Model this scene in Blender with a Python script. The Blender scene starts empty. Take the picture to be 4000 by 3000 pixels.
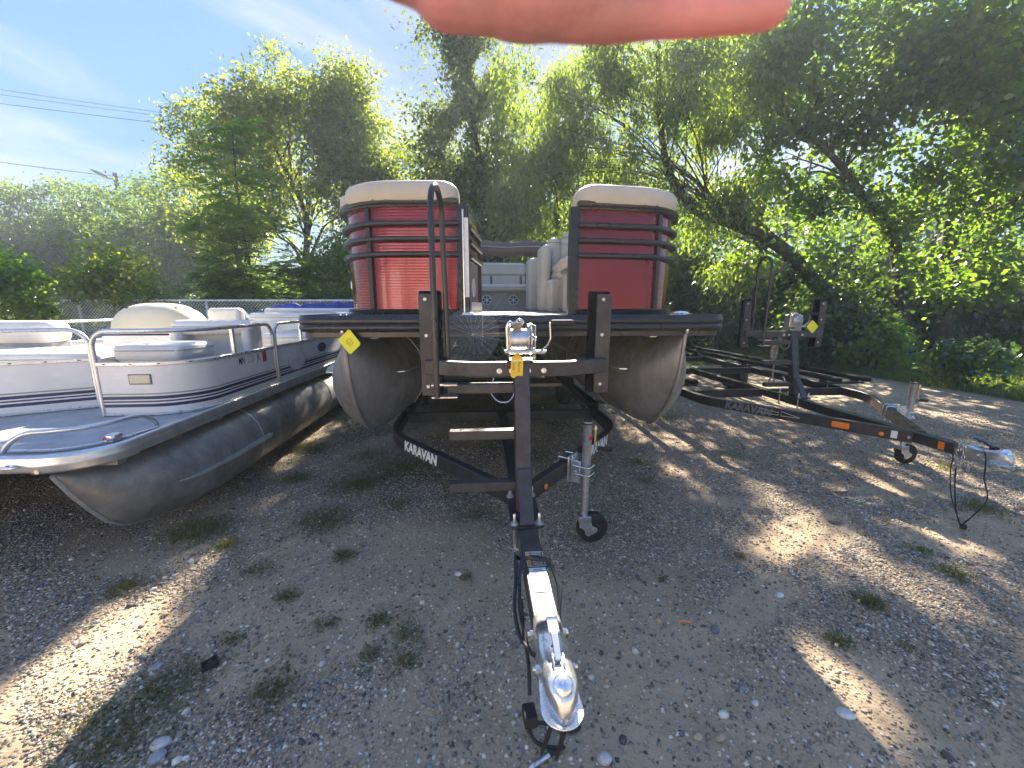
import bpy, bmesh, math, random
import numpy as np
from mathutils import Vector, Matrix

random.seed(7)
R = math.radians
sc = bpy.context.scene
COL = sc.collection

# ------------------------------------------------------------------ camera
PITCH, FPX, CAMH = 10.9, 1560.0, 1.40
cam_d = bpy.data.cameras.new('camera')
cam = bpy.data.objects.new('camera', cam_d)
COL.objects.link(cam)
cam.location = (0, 0, CAMH)
cam.rotation_euler = (R(90 - PITCH), 0, 0)
cam_d.sensor_width = 36
cam_d.lens = 36 * FPX / 4000
cam_d.clip_start = 0.02
cam_d.clip_end = 1500
cam_d.dof.use_dof = True
cam_d.dof.focus_distance = 3.0
cam_d.dof.aperture_fstop = 5.6
sc.camera = cam

# ------------------------------------------------------------------ sky, sun
SUN_EL, SUN_AZ = 35.0, 4.0
SKYCAP = 0.66
w = bpy.data.worlds.new('World')
sc.world = w
w.use_nodes = True
nt = w.node_tree
nt.nodes.clear()
out = nt.nodes.new('ShaderNodeOutputWorld')
bg = nt.nodes.new('ShaderNodeBackground')
sky = nt.nodes.new('ShaderNodeTexSky')
sky.sky_type = 'NISHITA'
sky.sun_disc = False
sky.sun_elevation = R(SUN_EL)
sky.sun_rotation = R(SUN_AZ)
sky.air_density = 1.0
sky.dust_density = 0.25
sky.ozone_density = 4.0
bg.inputs[1].default_value = 0.112
tc = nt.nodes.new('ShaderNodeTexCoord')
mp = nt.nodes.new('ShaderNodeMapping')
mp.inputs['Rotation'].default_value = (0.3, 0.9, 4.4)
mp.inputs['Scale'].default_value = (1.3, 1.6, 4.2)
cn = nt.nodes.new('ShaderNodeTexNoise')
cn.inputs['Scale'].default_value = 1.55
cn.inputs['Detail'].default_value = 7
cn.inputs['Roughness'].default_value = 0.55
cn.inputs['Distortion'].default_value = 0.5
cr = nt.nodes.new('ShaderNodeValToRGB')
cr.color_ramp.elements[0].position = 0.50
cr.color_ramp.elements[0].color = (0, 0, 0, 1)
cr.color_ramp.elements[1].position = 0.72
cr.color_ramp.elements[1].color = (0.75, 0.75, 0.75, 1)
mx = nt.nodes.new('ShaderNodeMixRGB')
mx.inputs[2].default_value = (0.92, 0.93, 0.95, 1)
L_ = nt.links.new
L_(tc.outputs['Generated'], mp.inputs[0])
L_(mp.outputs[0], cn.inputs['Vector'])
L_(cn.outputs[0], cr.inputs[0])
L_(cr.outputs[0], mx.inputs[0])
# the camera's soft shoulder: very bright sky near the sun is held back evenly
k1 = nt.nodes.new('ShaderNodeVectorMath')
k1.operation = 'MULTIPLY_ADD'
k1.inputs[1].default_value = (1 / SKYCAP,) * 3
k1.inputs[2].default_value = (1, 1, 1)
k2 = nt.nodes.new('ShaderNodeVectorMath')
k2.operation = 'DIVIDE'
kb = nt.nodes.new('ShaderNodeRGBToBW')
L_(sky.outputs[0], kb.inputs[0])
L_(kb.outputs[0], k1.inputs[0])
L_(sky.outputs[0], k2.inputs[0])
L_(k1.outputs[0], k2.inputs[1])
L_(k2.outputs[0], mx.inputs[1])
hs_ = nt.nodes.new('ShaderNodeHueSaturation')
hs_.inputs['Saturation'].default_value = 1.12
hs_.inputs['Hue'].default_value = 0.504
L_(mx.outputs[0], hs_.inputs['Color'])
L_(hs_.outputs[0], bg.inputs[0])
L_(bg.outputs[0], out.inputs[0])

SUNV = Vector((math.sin(R(SUN_AZ)) * math.cos(R(SUN_EL)), math.cos(R(SUN_AZ)) * math.cos(R(SUN_EL)), math.sin(R(SUN_EL))))
sd = bpy.data.lights.new('sun', 'SUN')
sd.energy = 2.95
sd.angle = R(0.53)
sd.color = (1.0, 0.90, 0.74)
so = bpy.data.objects.new('sun', sd)
COL.objects.link(so)
so.rotation_euler = SUNV.to_track_quat('Z', 'Y').to_euler()

sc.view_settings.view_transform = 'Standard'
sc.view_settings.look = 'None'
sc.view_settings.gamma = 1
sc.view_settings.use_curve_mapping = False
sc.view_settings.exposure = 3.25
sc.cycles.max_bounces = 10
sc.cycles.diffuse_bounces = 8
sc.cycles.glossy_bounces = 3
sc.cycles.transmission_bounces = 4
sc.cycles.transparent_max_bounces = 6
sc.cycles.sample_clamp_indirect = 6
sc.cycles.use_denoising = True
sc.cycles.caustics_reflective = False
sc.cycles.caustics_refractive = False


# ------------------------------------------------------------------ measuring: a sight line (px of a 2212 wide print) to a place
def ray(px, py):
    u = (px * 4000 / 2212 - 2000) / FPX
    v = (py * 4000 / 2212 - 1500) / FPX
    c, s = math.cos(R(PITCH)), math.sin(R(PITCH))
    return Vector((u, c - v * s, -s - v * c))


def gp(px, py, z=0.0):
    d = ray(px, py)
    t = (z - CAMH) / d.z
    return Vector((d.x * t, d.y * t, z))


def dp(px, py, y):
    d = ray(px, py)
    t = y / d.y
    return Vector((d.x * t, y, CAMH + d.z * t))


# ------------------------------------------------------------------ objects
def link(name, data, parent=None):
    o = bpy.data.objects.new(name, data)
    COL.objects.link(o)
    if parent is not None:
        o.parent = parent
    return o


def thing(name, label, cat, loc=(0, 0, 0), rz=0.0, group=None):
    o = link(name, None)
    o.location = loc
    o.rotation_euler = (0, 0, rz)
    o.empty_display_size = 0.1
    tag(o, label, cat, group)
    return o


def tag(o, label, cat, group=None):
    o['label'] = label
    o['category'] = cat
    if group:
        o['group'] = group
    return o


class MB:
    """collects shapes and links them as one mesh object"""

    def __init__(self):
        self.v, self.f = [], []

    def add(self, vs, fs):
        n = len(self.v)
        self.v.extend([tuple(p) for p in vs])
        self.f.extend([tuple(i + n for i in f) for f in fs])
        return self

    def box(self, c, s, rot=None):
        c = Vector(c)
        vs = []
        for z in (-.5, .5):
            for x, y in ((-.5, -.5), (.5, -.5), (.5, .5), (-.5, .5)):
                p = Vector((x * s[0], y * s[1], z * s[2]))
                if rot is not None:
                    p = rot @ p
                vs.append(c + p)
        return self.add(vs, [(3, 2, 1, 0), (4, 5, 6, 7), (0, 1, 5, 4), (1, 2, 6, 5), (2, 3, 7, 6), (3, 0, 4, 7)])

    def bar(self, a, b, wd, ht, up=(0, 0, 1)):
        a, b, up = Vector(a), Vector(b), Vector(up)
        d = (b - a).normalized()
        x = d.cross(up)
        if x.length < 1e-4:
            x = d.cross(Vector((0, 1, 0)))
        x.normalize()
        z = x.cross(d)
        vs = []
        for p in (a, b):
            for i, j in ((-.5, -.5), (.5, -.5), (.5, .5), (-.5, .5)):
                vs.append(p + x * i * wd + z * j * ht)
        return self.add(vs, [(0, 1, 2, 3), (7, 6, 5, 4), (0, 4, 5, 1), (1, 5, 6, 2), (2, 6, 7, 3), (3, 7, 4, 0)])

    def sweep(self, pts, prof, scale=None, caps=True, closed=False):
        """a profile of (sideways, up) pairs along a path that runs roughly level"""
        P = [Vector(p) for p in pts]
        n, m = len(P), len(prof)
        base = len(self.v)
        for i in range(n):
            a = P[i - 1] if (i > 0 or closed) else None
            b = P[(i + 1) % n] if (i < n - 1 or closed) else None
            t1 = (P[i] - a) if a is not None else None
            t2 = (b - P[i]) if b is not None else None
            if t1 is None: t1 = t2
            if t2 is None: t2 = t1
            n1 = Vector((-t1.y, t1.x, 0)).normalized()
            n2 = Vector((-t2.y, t2.x, 0)).normalized()
            nn = n1 + n2
            nn = nn / max(0.3, nn.dot(n1))
            s = scale[i] if scale else (1, 1)
            for (l, u) in prof:
                self.v.append(tuple(P[i] + nn * l * s[0] + Vector((0, 0, u * s[1]))))
        for i in range(n if closed else n - 1):
            for j in range(m):
                k, i2 = (j + 1) % m, (i + 1) % n
                self.f.append((base + i * m + j, base + i * m + k, base + i2 * m + k, base + i2 * m + j))
        if caps and not closed:
            self.f.append(tuple(base + j for j in range(m))[::-1])
            self.f.append(tuple(base + (n - 1) * m + j for j in range(m)))
        return self

    def tube(self, pts, r, n=8, caps=True, closed=False, squash=1.0):
        P = [Vector(p) for p in pts]
        N = len(P)
        rr = r if hasattr(r, '__len__') else [r] * N
        base = len(self.v)
        prev = None
        for i in range(N):
            a = P[i - 1] if (i > 0 or closed) else P[i]
            b = P[(i + 1) % N] if (i < N - 1 or closed) else P[i]
            t = (b - a)
            t = t.normalized() if t.length > 1e-9 else Vector((0, 0, 1))
            if prev is None:
                ref = Vector((0, 0, 1)) if abs(t.z) < 0.9 else Vector((1, 0, 0))
                x = t.cross(ref).normalized()
            else:
                x = prev - t * prev.dot(t)
                x = x.normalized() if x.length > 1e-6 else t.orthogonal().normalized()
            prev = x
            y = t.cross(x)
            for j in range(n):
                q = 2 * math.pi * j / n
                self.v.append(tuple(P[i] + (x * math.cos(q) + y * math.sin(q) * squash) * rr[i]))
        for i in range(N if closed else N - 1):
            i2 = (i + 1) % N
            for j in range(n):
                k = (j + 1) % n
                self.f.append((base + i * n + j, base + i * n + k, base + i2 * n + k, base + i2 * n + j))
        if caps and not closed:
            self.f.append(tuple(base + j for j in range(n))[::-1])
            self.f.append(tuple(base + (N - 1) * n + j for j in range(n)))
        return self

    def lathe(self, prof, c=(0, 0, 0), axis='Z', n=20, mat=None):
        """profile of (radius, height) pairs turned about an axis"""
        if mat is None:
            q = {'Z': Matrix.Identity(3), 'X': Matrix.Rotation(R(90), 3, 'Y'), 'Y': Matrix.Rotation(R(-90), 3, 'X')}[axis]
        else:
            q = mat
        c = Vector(c)
        base = len(self.v)
        m = len(prof)
        for j in range(n):
            a = 2 * math.pi * j / n
            for (r, h) in prof:
                self.v.append(tuple(c + q @ Vector((r * math.cos(a), r * math.sin(a), h))))
        for j in range(n):
            k = (j + 1) % n
            for i in range(m - 1):
                self.f.append((base + j * m + i, base + k * m + i, base + k * m + i + 1, base + j * m + i + 1))
        self.f.append(tuple(base + j * m for j in range(n))[::-1])
        self.f.append(tuple(base + j * m + m - 1 for j in range(n)))
        return self

    def ell(self, c, r, nu=16, nv=10, rot=None, pw=1.0):
        c = Vector(c)
        base = len(self.v)
        for i in range(nv + 1):
            th = math.pi * i / nv
            for j in range(nu):
                ph = 2 * math.pi * j / nu
                d = [math.sin(th) * math.cos(ph), math.sin(th) * math.sin(ph), math.cos(th)]
                d = [math.copysign(abs(q) ** pw, q) for q in d]
                p = Vector((d[0] * r[0], d[1] * r[1], d[2] * r[2]))
                if rot is not None:
                    p = rot @ p
                self.v.append(tuple(c + p))
        for i in range(nv):
            for j in range(nu):
                k = (j + 1) % nu
                self.f.append((base + i * nu + j, base + i * nu + k, base + (i + 1) * nu + k, base + (i + 1) * nu + j)[::-1])
        return self

    def grid(self, rows):
        base = len(self.v)
        n, m = len(rows), len(rows[0])
        for r_ in rows:
            self.v.extend([tuple(p) for p in r_])
        for i in range(n - 1):
            for j in range(m - 1):
                self.f.append((base + i * m + j, base + i * m + j + 1, base + (i + 1) * m + j + 1, base + (i + 1) * m + j))
        return self

    def slab(self, poly, z0, z1):
        n = len(poly)
        vs = [(x, y, z0) for x, y in poly] + [(x, y, z1) for x, y in poly]
        fs = [tuple(range(n))[::-1], tuple(range(n, 2 * n))]
        fs += [(i, (i + 1) % n, n + (i + 1) % n, n + i) for i in range(n)]
        return self.add(vs, fs)

    def build(self, name, mat, parent=None, bevel=0.0, smooth=True, angle=38, seg=2):
        me = bpy.data.meshes.new(name)
        me.from_pydata(self.v, [], self.f)
        bm = bmesh.new()
        bm.from_mesh(me)
        bmesh.ops.remove_doubles(bm, verts=bm.verts, dist=1e-6)
        bmesh.ops.recalc_face_normals(bm, faces=bm.faces)
        bm.to_mesh(me)
        bm.free()
        me.materials.append(mat)
        if smooth:
            me.shade_smooth()
            me.set_sharp_from_angle(angle=R(angle))
        o = link(name, me, parent)
        if bevel:
            b = o.modifiers.new('bevel', 'BEVEL')
            b.width = bevel
            b.segments = seg
            b.limit_method = 'ANGLE'
            b.angle_limit = R(40)
            b.harden_normals = False
        return o


def npmesh(name, V, F, mat, parent=None, smooth=False):
    """V (n,3), F (m,k) arrays to one mesh object"""
    me = bpy.data.meshes.new(name)
    V = np.ascontiguousarray(V, dtype=np.float32)
    F = np.ascontiguousarray(F, dtype=np.int32)
    m, k = F.shape
    me.vertices.add(len(V))
    me.vertices.foreach_set('co', V.ravel())
    me.loops.add(m * k)
    me.loops.foreach_set('vertex_index', F.ravel())
    me.polygons.add(m)
    me.polygons.foreach_set('loop_start', np.arange(0, m * k, k, dtype=np.int32))
    me.polygons.foreach_set('loop_total', np.full(m, k, dtype=np.int32))
    me.update(calc_edges=True)
    me.materials.append(mat)
    if smooth:
        me.shade_smooth()
    return link(name, me, parent)


def copy_tree(o, parent=None):
    c = o.copy()
    COL.objects.link(c)
    if parent is not None:
        c.parent = parent
    for ch in list(o.children):
        copy_tree(ch, c)
    return c


def rect(wd, ht, c=0.006):
    a, b = wd / 2, ht / 2
    return [(-a + c, -b), (a - c, -b), (a, -b + c), (a, b - c), (a - c, b), (-a + c, b), (-a, b - c), (-a, -b + c)]


def oval(a, b, n=10, pw=1.0):
    o = []
    for i in range(n):
        q = 2 * math.pi * i / n
        x, y = math.cos(q), math.sin(q)
        o.append((math.copysign(abs(x) ** pw, x) * a, math.copysign(abs(y) ** pw, y) * b))
    return o


def curve(pts, n=8):
    """smooth path through points"""
    P = [Vector(p) for p in pts]
    o = []
    for i in range(len(P) - 1):
        p0, p1, p2, p3 = P[max(i - 1, 0)], P[i], P[i + 1], P[min(i + 2, len(P) - 1)]
        for k in range(n):
            t = k / n
            o.append(0.5 * ((2 * p1) + (p2 - p0) * t + (2 * p0 - 5 * p1 + 4 * p2 - p3) * t * t + (3 * p1 - p0 - 3 * p2 + p3) * t ** 3))
    o.append(P[-1])
    return o


# ------------------------------------------------------------------ materials
def mat(name, col, rough=0.5, metal=0.0, var=0.0, vscale=6.0, col2=None, bump=0.0, bscale=40.0, coat=0.0, spec=0.5, rvar=0.0, streak=0.0):
    m = bpy.data.materials.new(name)
    m.use_nodes = True
    t = m.node_tree
    p = t.nodes['Principled BSDF']
    p.inputs['Base Color'].default_value = (*col, 1)
    p.inputs['Roughness'].default_value = rough
    p.inputs['Metallic'].default_value = metal
    p.inputs['Coat Weight'].default_value = coat
    p.inputs['Coat Roughness'].default_value = 0.06
    p.inputs['Specular IOR Level'].default_value = spec
    tcd = t.nodes.new('ShaderNodeTexCoord')
    if var or col2 or rvar:
        n1 = t.nodes.new('ShaderNodeTexNoise')
        n1.inputs['Scale'].default_value = vscale
        n1.inputs['Detail'].default_value = 8
        n1.inputs['Roughness'].default_value = 0.68
        t.links.new(tcd.outputs['Object'], n1.inputs['Vector'])
        c2 = col2 if col2 else tuple(max(0, c * (1 - var)) for c in col)
        c1 = col if col2 else tuple(c * (1 + var) for c in col)
        rp = t.nodes.new('ShaderNodeValToRGB')
        rp.color_ramp.elements[0].position = 0.36
        rp.color_ramp.elements[0].color = (*c2, 1)
        rp.color_ramp.elements[1].position = 0.66
        rp.color_ramp.elements[1].color = (*c1, 1)
        t.links.new(n1.outputs[0], rp.inputs[0])
        t.links.new(rp.outputs[0], p.inputs['Base Color'])
        if rvar:
            mr = t.nodes.new('ShaderNodeMapRange')
            mr.inputs['From Min'].default_value = 0.3
            mr.inputs['From Max'].default_value = 0.7
            mr.inputs['To Min'].default_value = min(1, rough + rvar)
            mr.inputs['To Max'].default_value = max(0.02, rough - rvar)
            t.links.new(n1.outputs[0], mr.inputs['Value'])
            t.links.new(mr.outputs[0], p.inputs['Roughness'])
    if streak:
        # run marks: noise drawn out downwards
        mpp = t.nodes.new('ShaderNodeMapping')
        mpp.inputs['Scale'].default_value = (17, 17, 1.6)
        n3 = t.nodes.new('ShaderNodeTexNoise')
        n3.inputs['Scale'].default_value = 1.0
        n3.inputs['Detail'].default_value = 7
        n3.inputs['Roughness'].default_value = 0.7
        t.links.new(tcd.outputs['Object'], mpp.inputs[0])
        t.links.new(mpp.outputs[0], n3.inputs['Vector'])
        mr3 = t.nodes.new('ShaderNodeMapRange')
        mr3.inputs['From Min'].default_value = 0.35
        mr3.inputs['From Max'].default_value = 0.68
        mr3.inputs['To Min'].default_value = 1 - streak
        mr3.inputs['To Max'].default_value = 1 + streak * .6
        t.links.new(n3.outputs[0], mr3.inputs['Value'])
        mm3 = t.nodes.new('ShaderNodeMixRGB')
        mm3.blend_type = 'MULTIPLY'
        mm3.inputs[0].default_value = 1
        t.links.new(rp.outputs[0], mm3.inputs[1])
        t.links.new(mr3.outputs[0], mm3.inputs[2])
        t.links.new(mm3.outputs[0], p.inputs['Base Color'])
    if bump:
        n2 = t.nodes.new('ShaderNodeTexNoise')
        n2.inputs['Scale'].default_value = bscale
        n2.inputs['Detail'].default_value = 4
        t.links.new(tcd.outputs['Object'], n2.inputs['Vector'])
        bp = t.nodes.new('ShaderNodeBump')
        bp.inputs['Strength'].default_value = bump
        bp.inputs['Distance'].default_value = 0.01
        t.links.new(n2.outputs[0], bp.inputs['Height'])
        t.links.new(bp.outputs[0], p.inputs['Normal'])
    return m


def ribbed(m, period, strength):
    """fine level ribs pressed into a sheet metal panel"""
    t = m.node_tree
    p = t.nodes['Principled BSDF']
    tcd = t.nodes.new('ShaderNodeTexCoord')
    wv = t.nodes.new('ShaderNodeTexWave')
    wv.wave_type = 'BANDS'
    wv.bands_direction = 'Z'
    wv.inputs['Scale'].default_value = 0.31416 / period
    wv.inputs['Distortion'].default_value = 0
    t.links.new(tcd.outputs['Object'], wv.inputs['Vector'])
    n2 = t.nodes.new('ShaderNodeTexNoise')
    n2.inputs['Scale'].default_value = 1.0
    n2.inputs['Detail'].default_value = 2
    mpp = t.nodes.new('ShaderNodeMapping')
    mpp.inputs['Scale'].default_value = (7, 7, .7)
    t.links.new(tcd.outputs['Object'], mpp.inputs[0])
    t.links.new(mpp.outputs[0], n2.inputs['Vector'])
    b0 = t.nodes.new('ShaderNodeBump')
    b0.inputs['Strength'].default_value = 0.3
    b0.inputs['Distance'].default_value = 0.02
    t.links.new(n2.outputs[0], b0.inputs['Height'])
    bp = t.nodes.new('ShaderNodeBump')
    bp.inputs['Strength'].default_value = strength
    bp.inputs['Distance'].default_value = 0.004
    t.links.new(wv.outputs['Color'], bp.inputs['Height'])
    t.links.new(b0.outputs[0], bp.inputs['Normal'])
    t.links.new(bp.outputs[0], p.inputs['Normal'])
    return m


def leaf_mat(name, cols, trans=0.45, tcol=None, gloss=0.06):
    m = bpy.data.materials.new(name)
    m.use_nodes = True
    t = m.node_tree
    t.nodes.clear()
    o = t.nodes.new('ShaderNodeOutputMaterial')
    g = t.nodes.new('ShaderNodeNewGeometry')
    rp = t.nodes.new('ShaderNodeValToRGB')
    e = rp.color_ramp.elements
    e[0].position = 0.0
    e[0].color = (*cols[0], 1)
    e[1].position = 1.0
    e[1].color = (*cols[-1], 1)
    for i, c in enumerate(cols[1:-1]):
        k = e.new((i + 1) / (len(cols) - 1))
        k.color = (*c, 1)
    t.links.new(g.outputs['Random Per Island'], rp.inputs[0])
    d = t.nodes.new('ShaderNodeBsdfDiffuse')
    tr = t.nodes.new('ShaderNodeBsdfTranslucent')
    gl = t.nodes.new('ShaderNodeBsdfGlossy')
    gl.inputs['Roughness'].default_value = 0.38
    gl.inputs['Color'].default_value = (0.9, 0.9, 0.9, 1)
    mul = t.nodes.new('ShaderNodeMixRGB')
    mul.blend_type = 'MULTIPLY'
    mul.inputs[0].default_value = 1
    mul.inputs[2].default_value = (*(tcol or (3.4, 3.0, 0.75)), 1)
    t.links.new(rp.outputs[0], d.inputs[0])
    t.links.new(rp.outputs[0], mul.inputs[1])
    t.links.new(mul.outputs[0], tr.inputs[0])
    m1 = t.nodes.new('ShaderNodeMixShader')
    m1.inputs[0].default_value = trans
    m2 = t.nodes.new('ShaderNodeMixShader')
    m2.inputs[0].default_value = gloss
    t.links.new(d.outputs[0], m1.inputs[1])
    t.links.new(tr.outputs[0], m1.inputs[2])
    t.links.new(m1.outputs[0], m2.inputs[1])
    t.links.new(gl.outputs[0], m2.inputs[2])
    t.links.new(m2.outputs[0], o.inputs[0])
    return m


M = {}
M['black'] = mat('black_painted_steel', (0.022, 0.021, 0.024), 0.38, 0, var=0.5, vscale=9, bump=0.05, bscale=260, rvar=0.1)
M['post'] = mat('charcoal_powder_coat', (0.042, 0.038, 0.041), 0.46, 0, var=0.4, vscale=14, bump=0.08, bscale=420, rvar=0.08)
M['rail'] = mat('black_anodised_rail', (0.020, 0.021, 0.024), 0.30, 0.0, var=0.15, vscale=6, rvar=0.06)
M['rubber'] = mat('black_rubber', (0.014, 0.014, 0.014), 0.75, var=0.3, vscale=20, bump=0.1, bscale=90)
M['carpet'] = mat('black_carpet', (0.010, 0.010, 0.012), 0.95, var=0.4, vscale=60, bump=0.5, bscale=300, spec=0.1)
M['galv'] = mat('galvanised_steel', (0.60, 0.61, 0.63), 0.36, 0.85, var=0.22, vscale=45, bump=0.06, bscale=80, rvar=0.12)
M['chrome'] = mat('bright_zinc_plate', (0.80, 0.81, 0.83), 0.24, 0.9, var=0.08, vscale=30, rvar=0.08)
M['bolt'] = mat('zinc_bolt', (0.66, 0.66, 0.64), 0.28, 0.9, var=0.15, vscale=60)
M['brass'] = mat('yellow_zinc', (0.60, 0.50, 0.26), 0.35, 0.8, var=0.2, vscale=40)
M['tubealu'] = mat('weathered_aluminium', (0.52, 0.51, 0.50), 0.46, 0.7, col2=(0.29, 0.28, 0.27), vscale=3.2, bump=0.10, bscale=26, rvar=0.16, streak=0.18)
M['tubealu2'] = mat('old_dull_aluminium', (0.48, 0.475, 0.46), 0.52, 0.65, col2=(0.25, 0.245, 0.24), vscale=3.5, bump=0.14, bscale=14, rvar=0.16, streak=0.12)
M['alu'] = mat('brushed_aluminium', (0.70, 0.71, 0.72), 0.34, 0.8, var=0.14, vscale=12, bump=0.03, bscale=90, rvar=0.08)
M['railalu'] = mat('satin_aluminium_tube', (0.66, 0.68, 0.70), 0.30, 0.7, var=0.1, vscale=14, rvar=0.06)
M['red'] = ribbed(mat('candy_red_panel', (0.165, 0.002, 0.014), 0.10, 0.5, coat=0.6, var=0.08, vscale=2.5), 0.017, 0.14)
M['tan'] = mat('tan_vinyl', (0.50, 0.44, 0.345), 0.46, 0, var=0.07, vscale=5, bump=0.10, bscale=240)
M['tandark'] = mat('taupe_vinyl', (0.30, 0.26, 0.22), 0.5, 0, var=0.1, vscale=6, bump=0.10, bscale=240)
M['graybrown'] = mat('brown_grey_vinyl_accent', (0.13, 0.115, 0.11), 0.55, var=0.1, vscale=10)
M['deck'] = mat('woven_vinyl_deck', (0.52, 0.48, 0.42), 0.6, 0, var=0.16, vscale=22, bump=0.3, bscale=180)
M['deckgrey'] = mat('faded_grey_marine_carpet', (0.50, 0.48, 0.47), 0.9, 0, var=0.14, vscale=9, bump=0.5, bscale=260, spec=0.15)
M['white'] = ribbed(mat('white_painted_siding', (0.78, 0.77, 0.74), 0.34, 0, var=0.06, vscale=4, rvar=0.06), 0.028, 0.10)
M['whitepaint'] = mat('white_gelcoat', (0.78, 0.78, 0.75), 0.36, var=0.06, vscale=6)
M['ivory'] = mat('ivory_gelcoat', (0.68, 0.61, 0.44), 0.34, var=0.06, vscale=4)
M['whitevinyl'] = mat('off_white_vinyl', (0.70, 0.67, 0.62), 0.46, var=0.08, vscale=5, bump=0.08, bscale=200)
M['greyvinyl'] = mat('grey_vinyl', (0.30, 0.31, 0.33), 0.5, var=0.08, vscale=6)
M['navy'] = mat('navy_stripe_tape', (0.018, 0.030, 0.11), 0.4, var=0.2, vscale=10)
M['taupe'] = mat('taupe_stripe_tape', (0.36, 0.31, 0.27), 0.45, var=0.1)
M['bluecanvas'] = mat('blue_canvas', (0.040, 0.055, 0.30), 0.8, var=0.25, vscale=8, bump=0.4, bscale=30)
M['tealcanvas'] = mat('slate_blue_tarp', (0.08, 0.13, 0.20), 0.7, var=0.25, vscale=8, bump=0.4, bscale=30)
M['browncanvas'] = mat('plum_brown_canvas', (0.105, 0.072, 0.068), 0.85, var=0.16, vscale=9, bump=0.4, bscale=40)
M['yellow'] = mat('yellow_plastic_tag', (0.80, 0.74, 0.02), 0.5, var=0.06, vscale=20)
M['gold'] = mat('golden_plastic_tag', (0.78, 0.52, 0.03), 0.5, var=0.05, vscale=20)
M['ink'] = mat('pencil_ink', (0.10, 0.09, 0.02), 0.7)
M['decal'] = mat('white_vinyl_lettering', (0.76, 0.76, 0.73), 0.45, var=0.08, vscale=40)
M['darkdecal'] = mat('black_lettering', (0.015, 0.015, 0.017), 0.5)
M['fadedecal'] = mat('faded_grey_lettering', (0.40, 0.40, 0.40), 0.5, var=0.2, vscale=60)
M['outline'] = mat('grey_outline_lettering', (0.16, 0.16, 0.165), 0.5)
M['orange'] = mat('amber_lens', (0.85, 0.22, 0.02), 0.25, coat=0.4)
M['redsticker'] = mat('red_sticker', (0.55, 0.03, 0.04), 0.45, var=0.15, vscale=60)
M['orangesticker'] = mat('orange_sticker', (0.75, 0.30, 0.08), 0.45)
M['lens'] = mat('clear_ribbed_lens', (0.62, 0.56, 0.40), 0.2, coat=0.5, bump=0.3, bscale=60)
M['speaker'] = mat('silver_speaker_plastic', (0.55, 0.56, 0.58), 0.35, 0.3)
M['cone'] = mat('dark_speaker_cone', (0.02, 0.02, 0.03), 0.5)
M['wire'] = mat('black_wire_loom', (0.018, 0.018, 0.018), 0.55, var=0.2, vscale=30)
M['rope'] = mat('frayed_grey_strap', (0.30, 0.27, 0.23), 0.9, var=0.3, vscale=50, bump=0.3, bscale=120)
M['bunk'] = mat('worn_bunk_carpet', (0.030, 0.028, 0.026), 0.95, col2=(0.012, 0.011, 0.011), vscale=8, bump=0.5, bscale=200, spec=0.1)
M['silk'] = mat('spider_silk', (0.75, 0.75, 0.78), 0.3)
M['pole'] = mat('weathered_pole', (0.05, 0.05, 0.06), 0.8, var=0.3, vscale=3)
M['lamp'] = mat('grey_lamp_housing', (0.09, 0.095, 0.11), 0.5)
M['cable'] = mat('power_cable', (0.06, 0.07, 0.09), 0.6)
M['fence'] = mat('galvanised_fence_wire', (0.72, 0.75, 0.76), 0.5, 0.0, var=0.2, vscale=5)
M['bark'] = mat('grey_brown_bark', (0.085, 0.068, 0.052), 0.9, col2=(0.032, 0.026, 0.021), vscale=7, bump=0.9, bscale=16, spec=0.15)
M['barkpale'] = mat('pale_dead_wood', (0.20, 0.155, 0.115), 0.9, col2=(0.09, 0.07, 0.05), vscale=7, bump=0.7, bscale=20, spec=0.15)
M['leaf_elm'] = leaf_mat('elm_leaves', [(0.055, 0.085, 0.026), (0.075, 0.11, 0.034), (0.11, 0.14, 0.048)], 0.70)
M['leaf_cotton'] = leaf_mat('cottonwood_leaves', [(0.040, 0.066, 0.026), (0.058, 0.090, 0.030), (0.078, 0.112, 0.038)], 0.45)
M['leaf_willow'] = leaf_mat('willow_leaves', [(0.054, 0.098, 0.026), (0.078, 0.125, 0.030), (0.105, 0.148, 0.036)], 0.64)
M['leaf_maple'] = leaf_mat('maple_leaves', [(0.040, 0.082, 0.022), (0.056, 0.108, 0.027), (0.085, 0.135, 0.034)], 0.68)
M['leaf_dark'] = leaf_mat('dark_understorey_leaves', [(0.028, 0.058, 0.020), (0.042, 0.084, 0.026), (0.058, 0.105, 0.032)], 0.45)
M['leaf_sumac'] = leaf_mat('pinnate_leaves', [(0.060, 0.115, 0.024), (0.080, 0.150, 0.030), (0.105, 0.170, 0.036)], 0.70)
M['leaf_yellow'] = leaf_mat('yellow_green_leaves', [(0.075, 0.125, 0.02), (0.10, 0.16, 0.025), (0.14, 0.18, 0.03)], 0.5)
M['leaf_far'] = leaf_mat('distant_leaves', [(0.045, 0.085, 0.030), (0.065, 0.115, 0.038), (0.085, 0.13, 0.045)], 0.5)
M['grass'] = leaf_mat('grass_blades', [(0.06, 0.115, 0.026), (0.085, 0.14, 0.034), (0.14, 0.16, 0.055)], 0.55)
M['grassdry'] = leaf_mat('thin_mixed_grass', [(0.05, 0.085, 0.022), (0.09, 0.11, 0.035), (0.20, 0.17, 0.085)], 0.35)

# ------------------------------------------------------------------ lettering (made first, while the scene is still light)
TEXTS = {}


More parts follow.
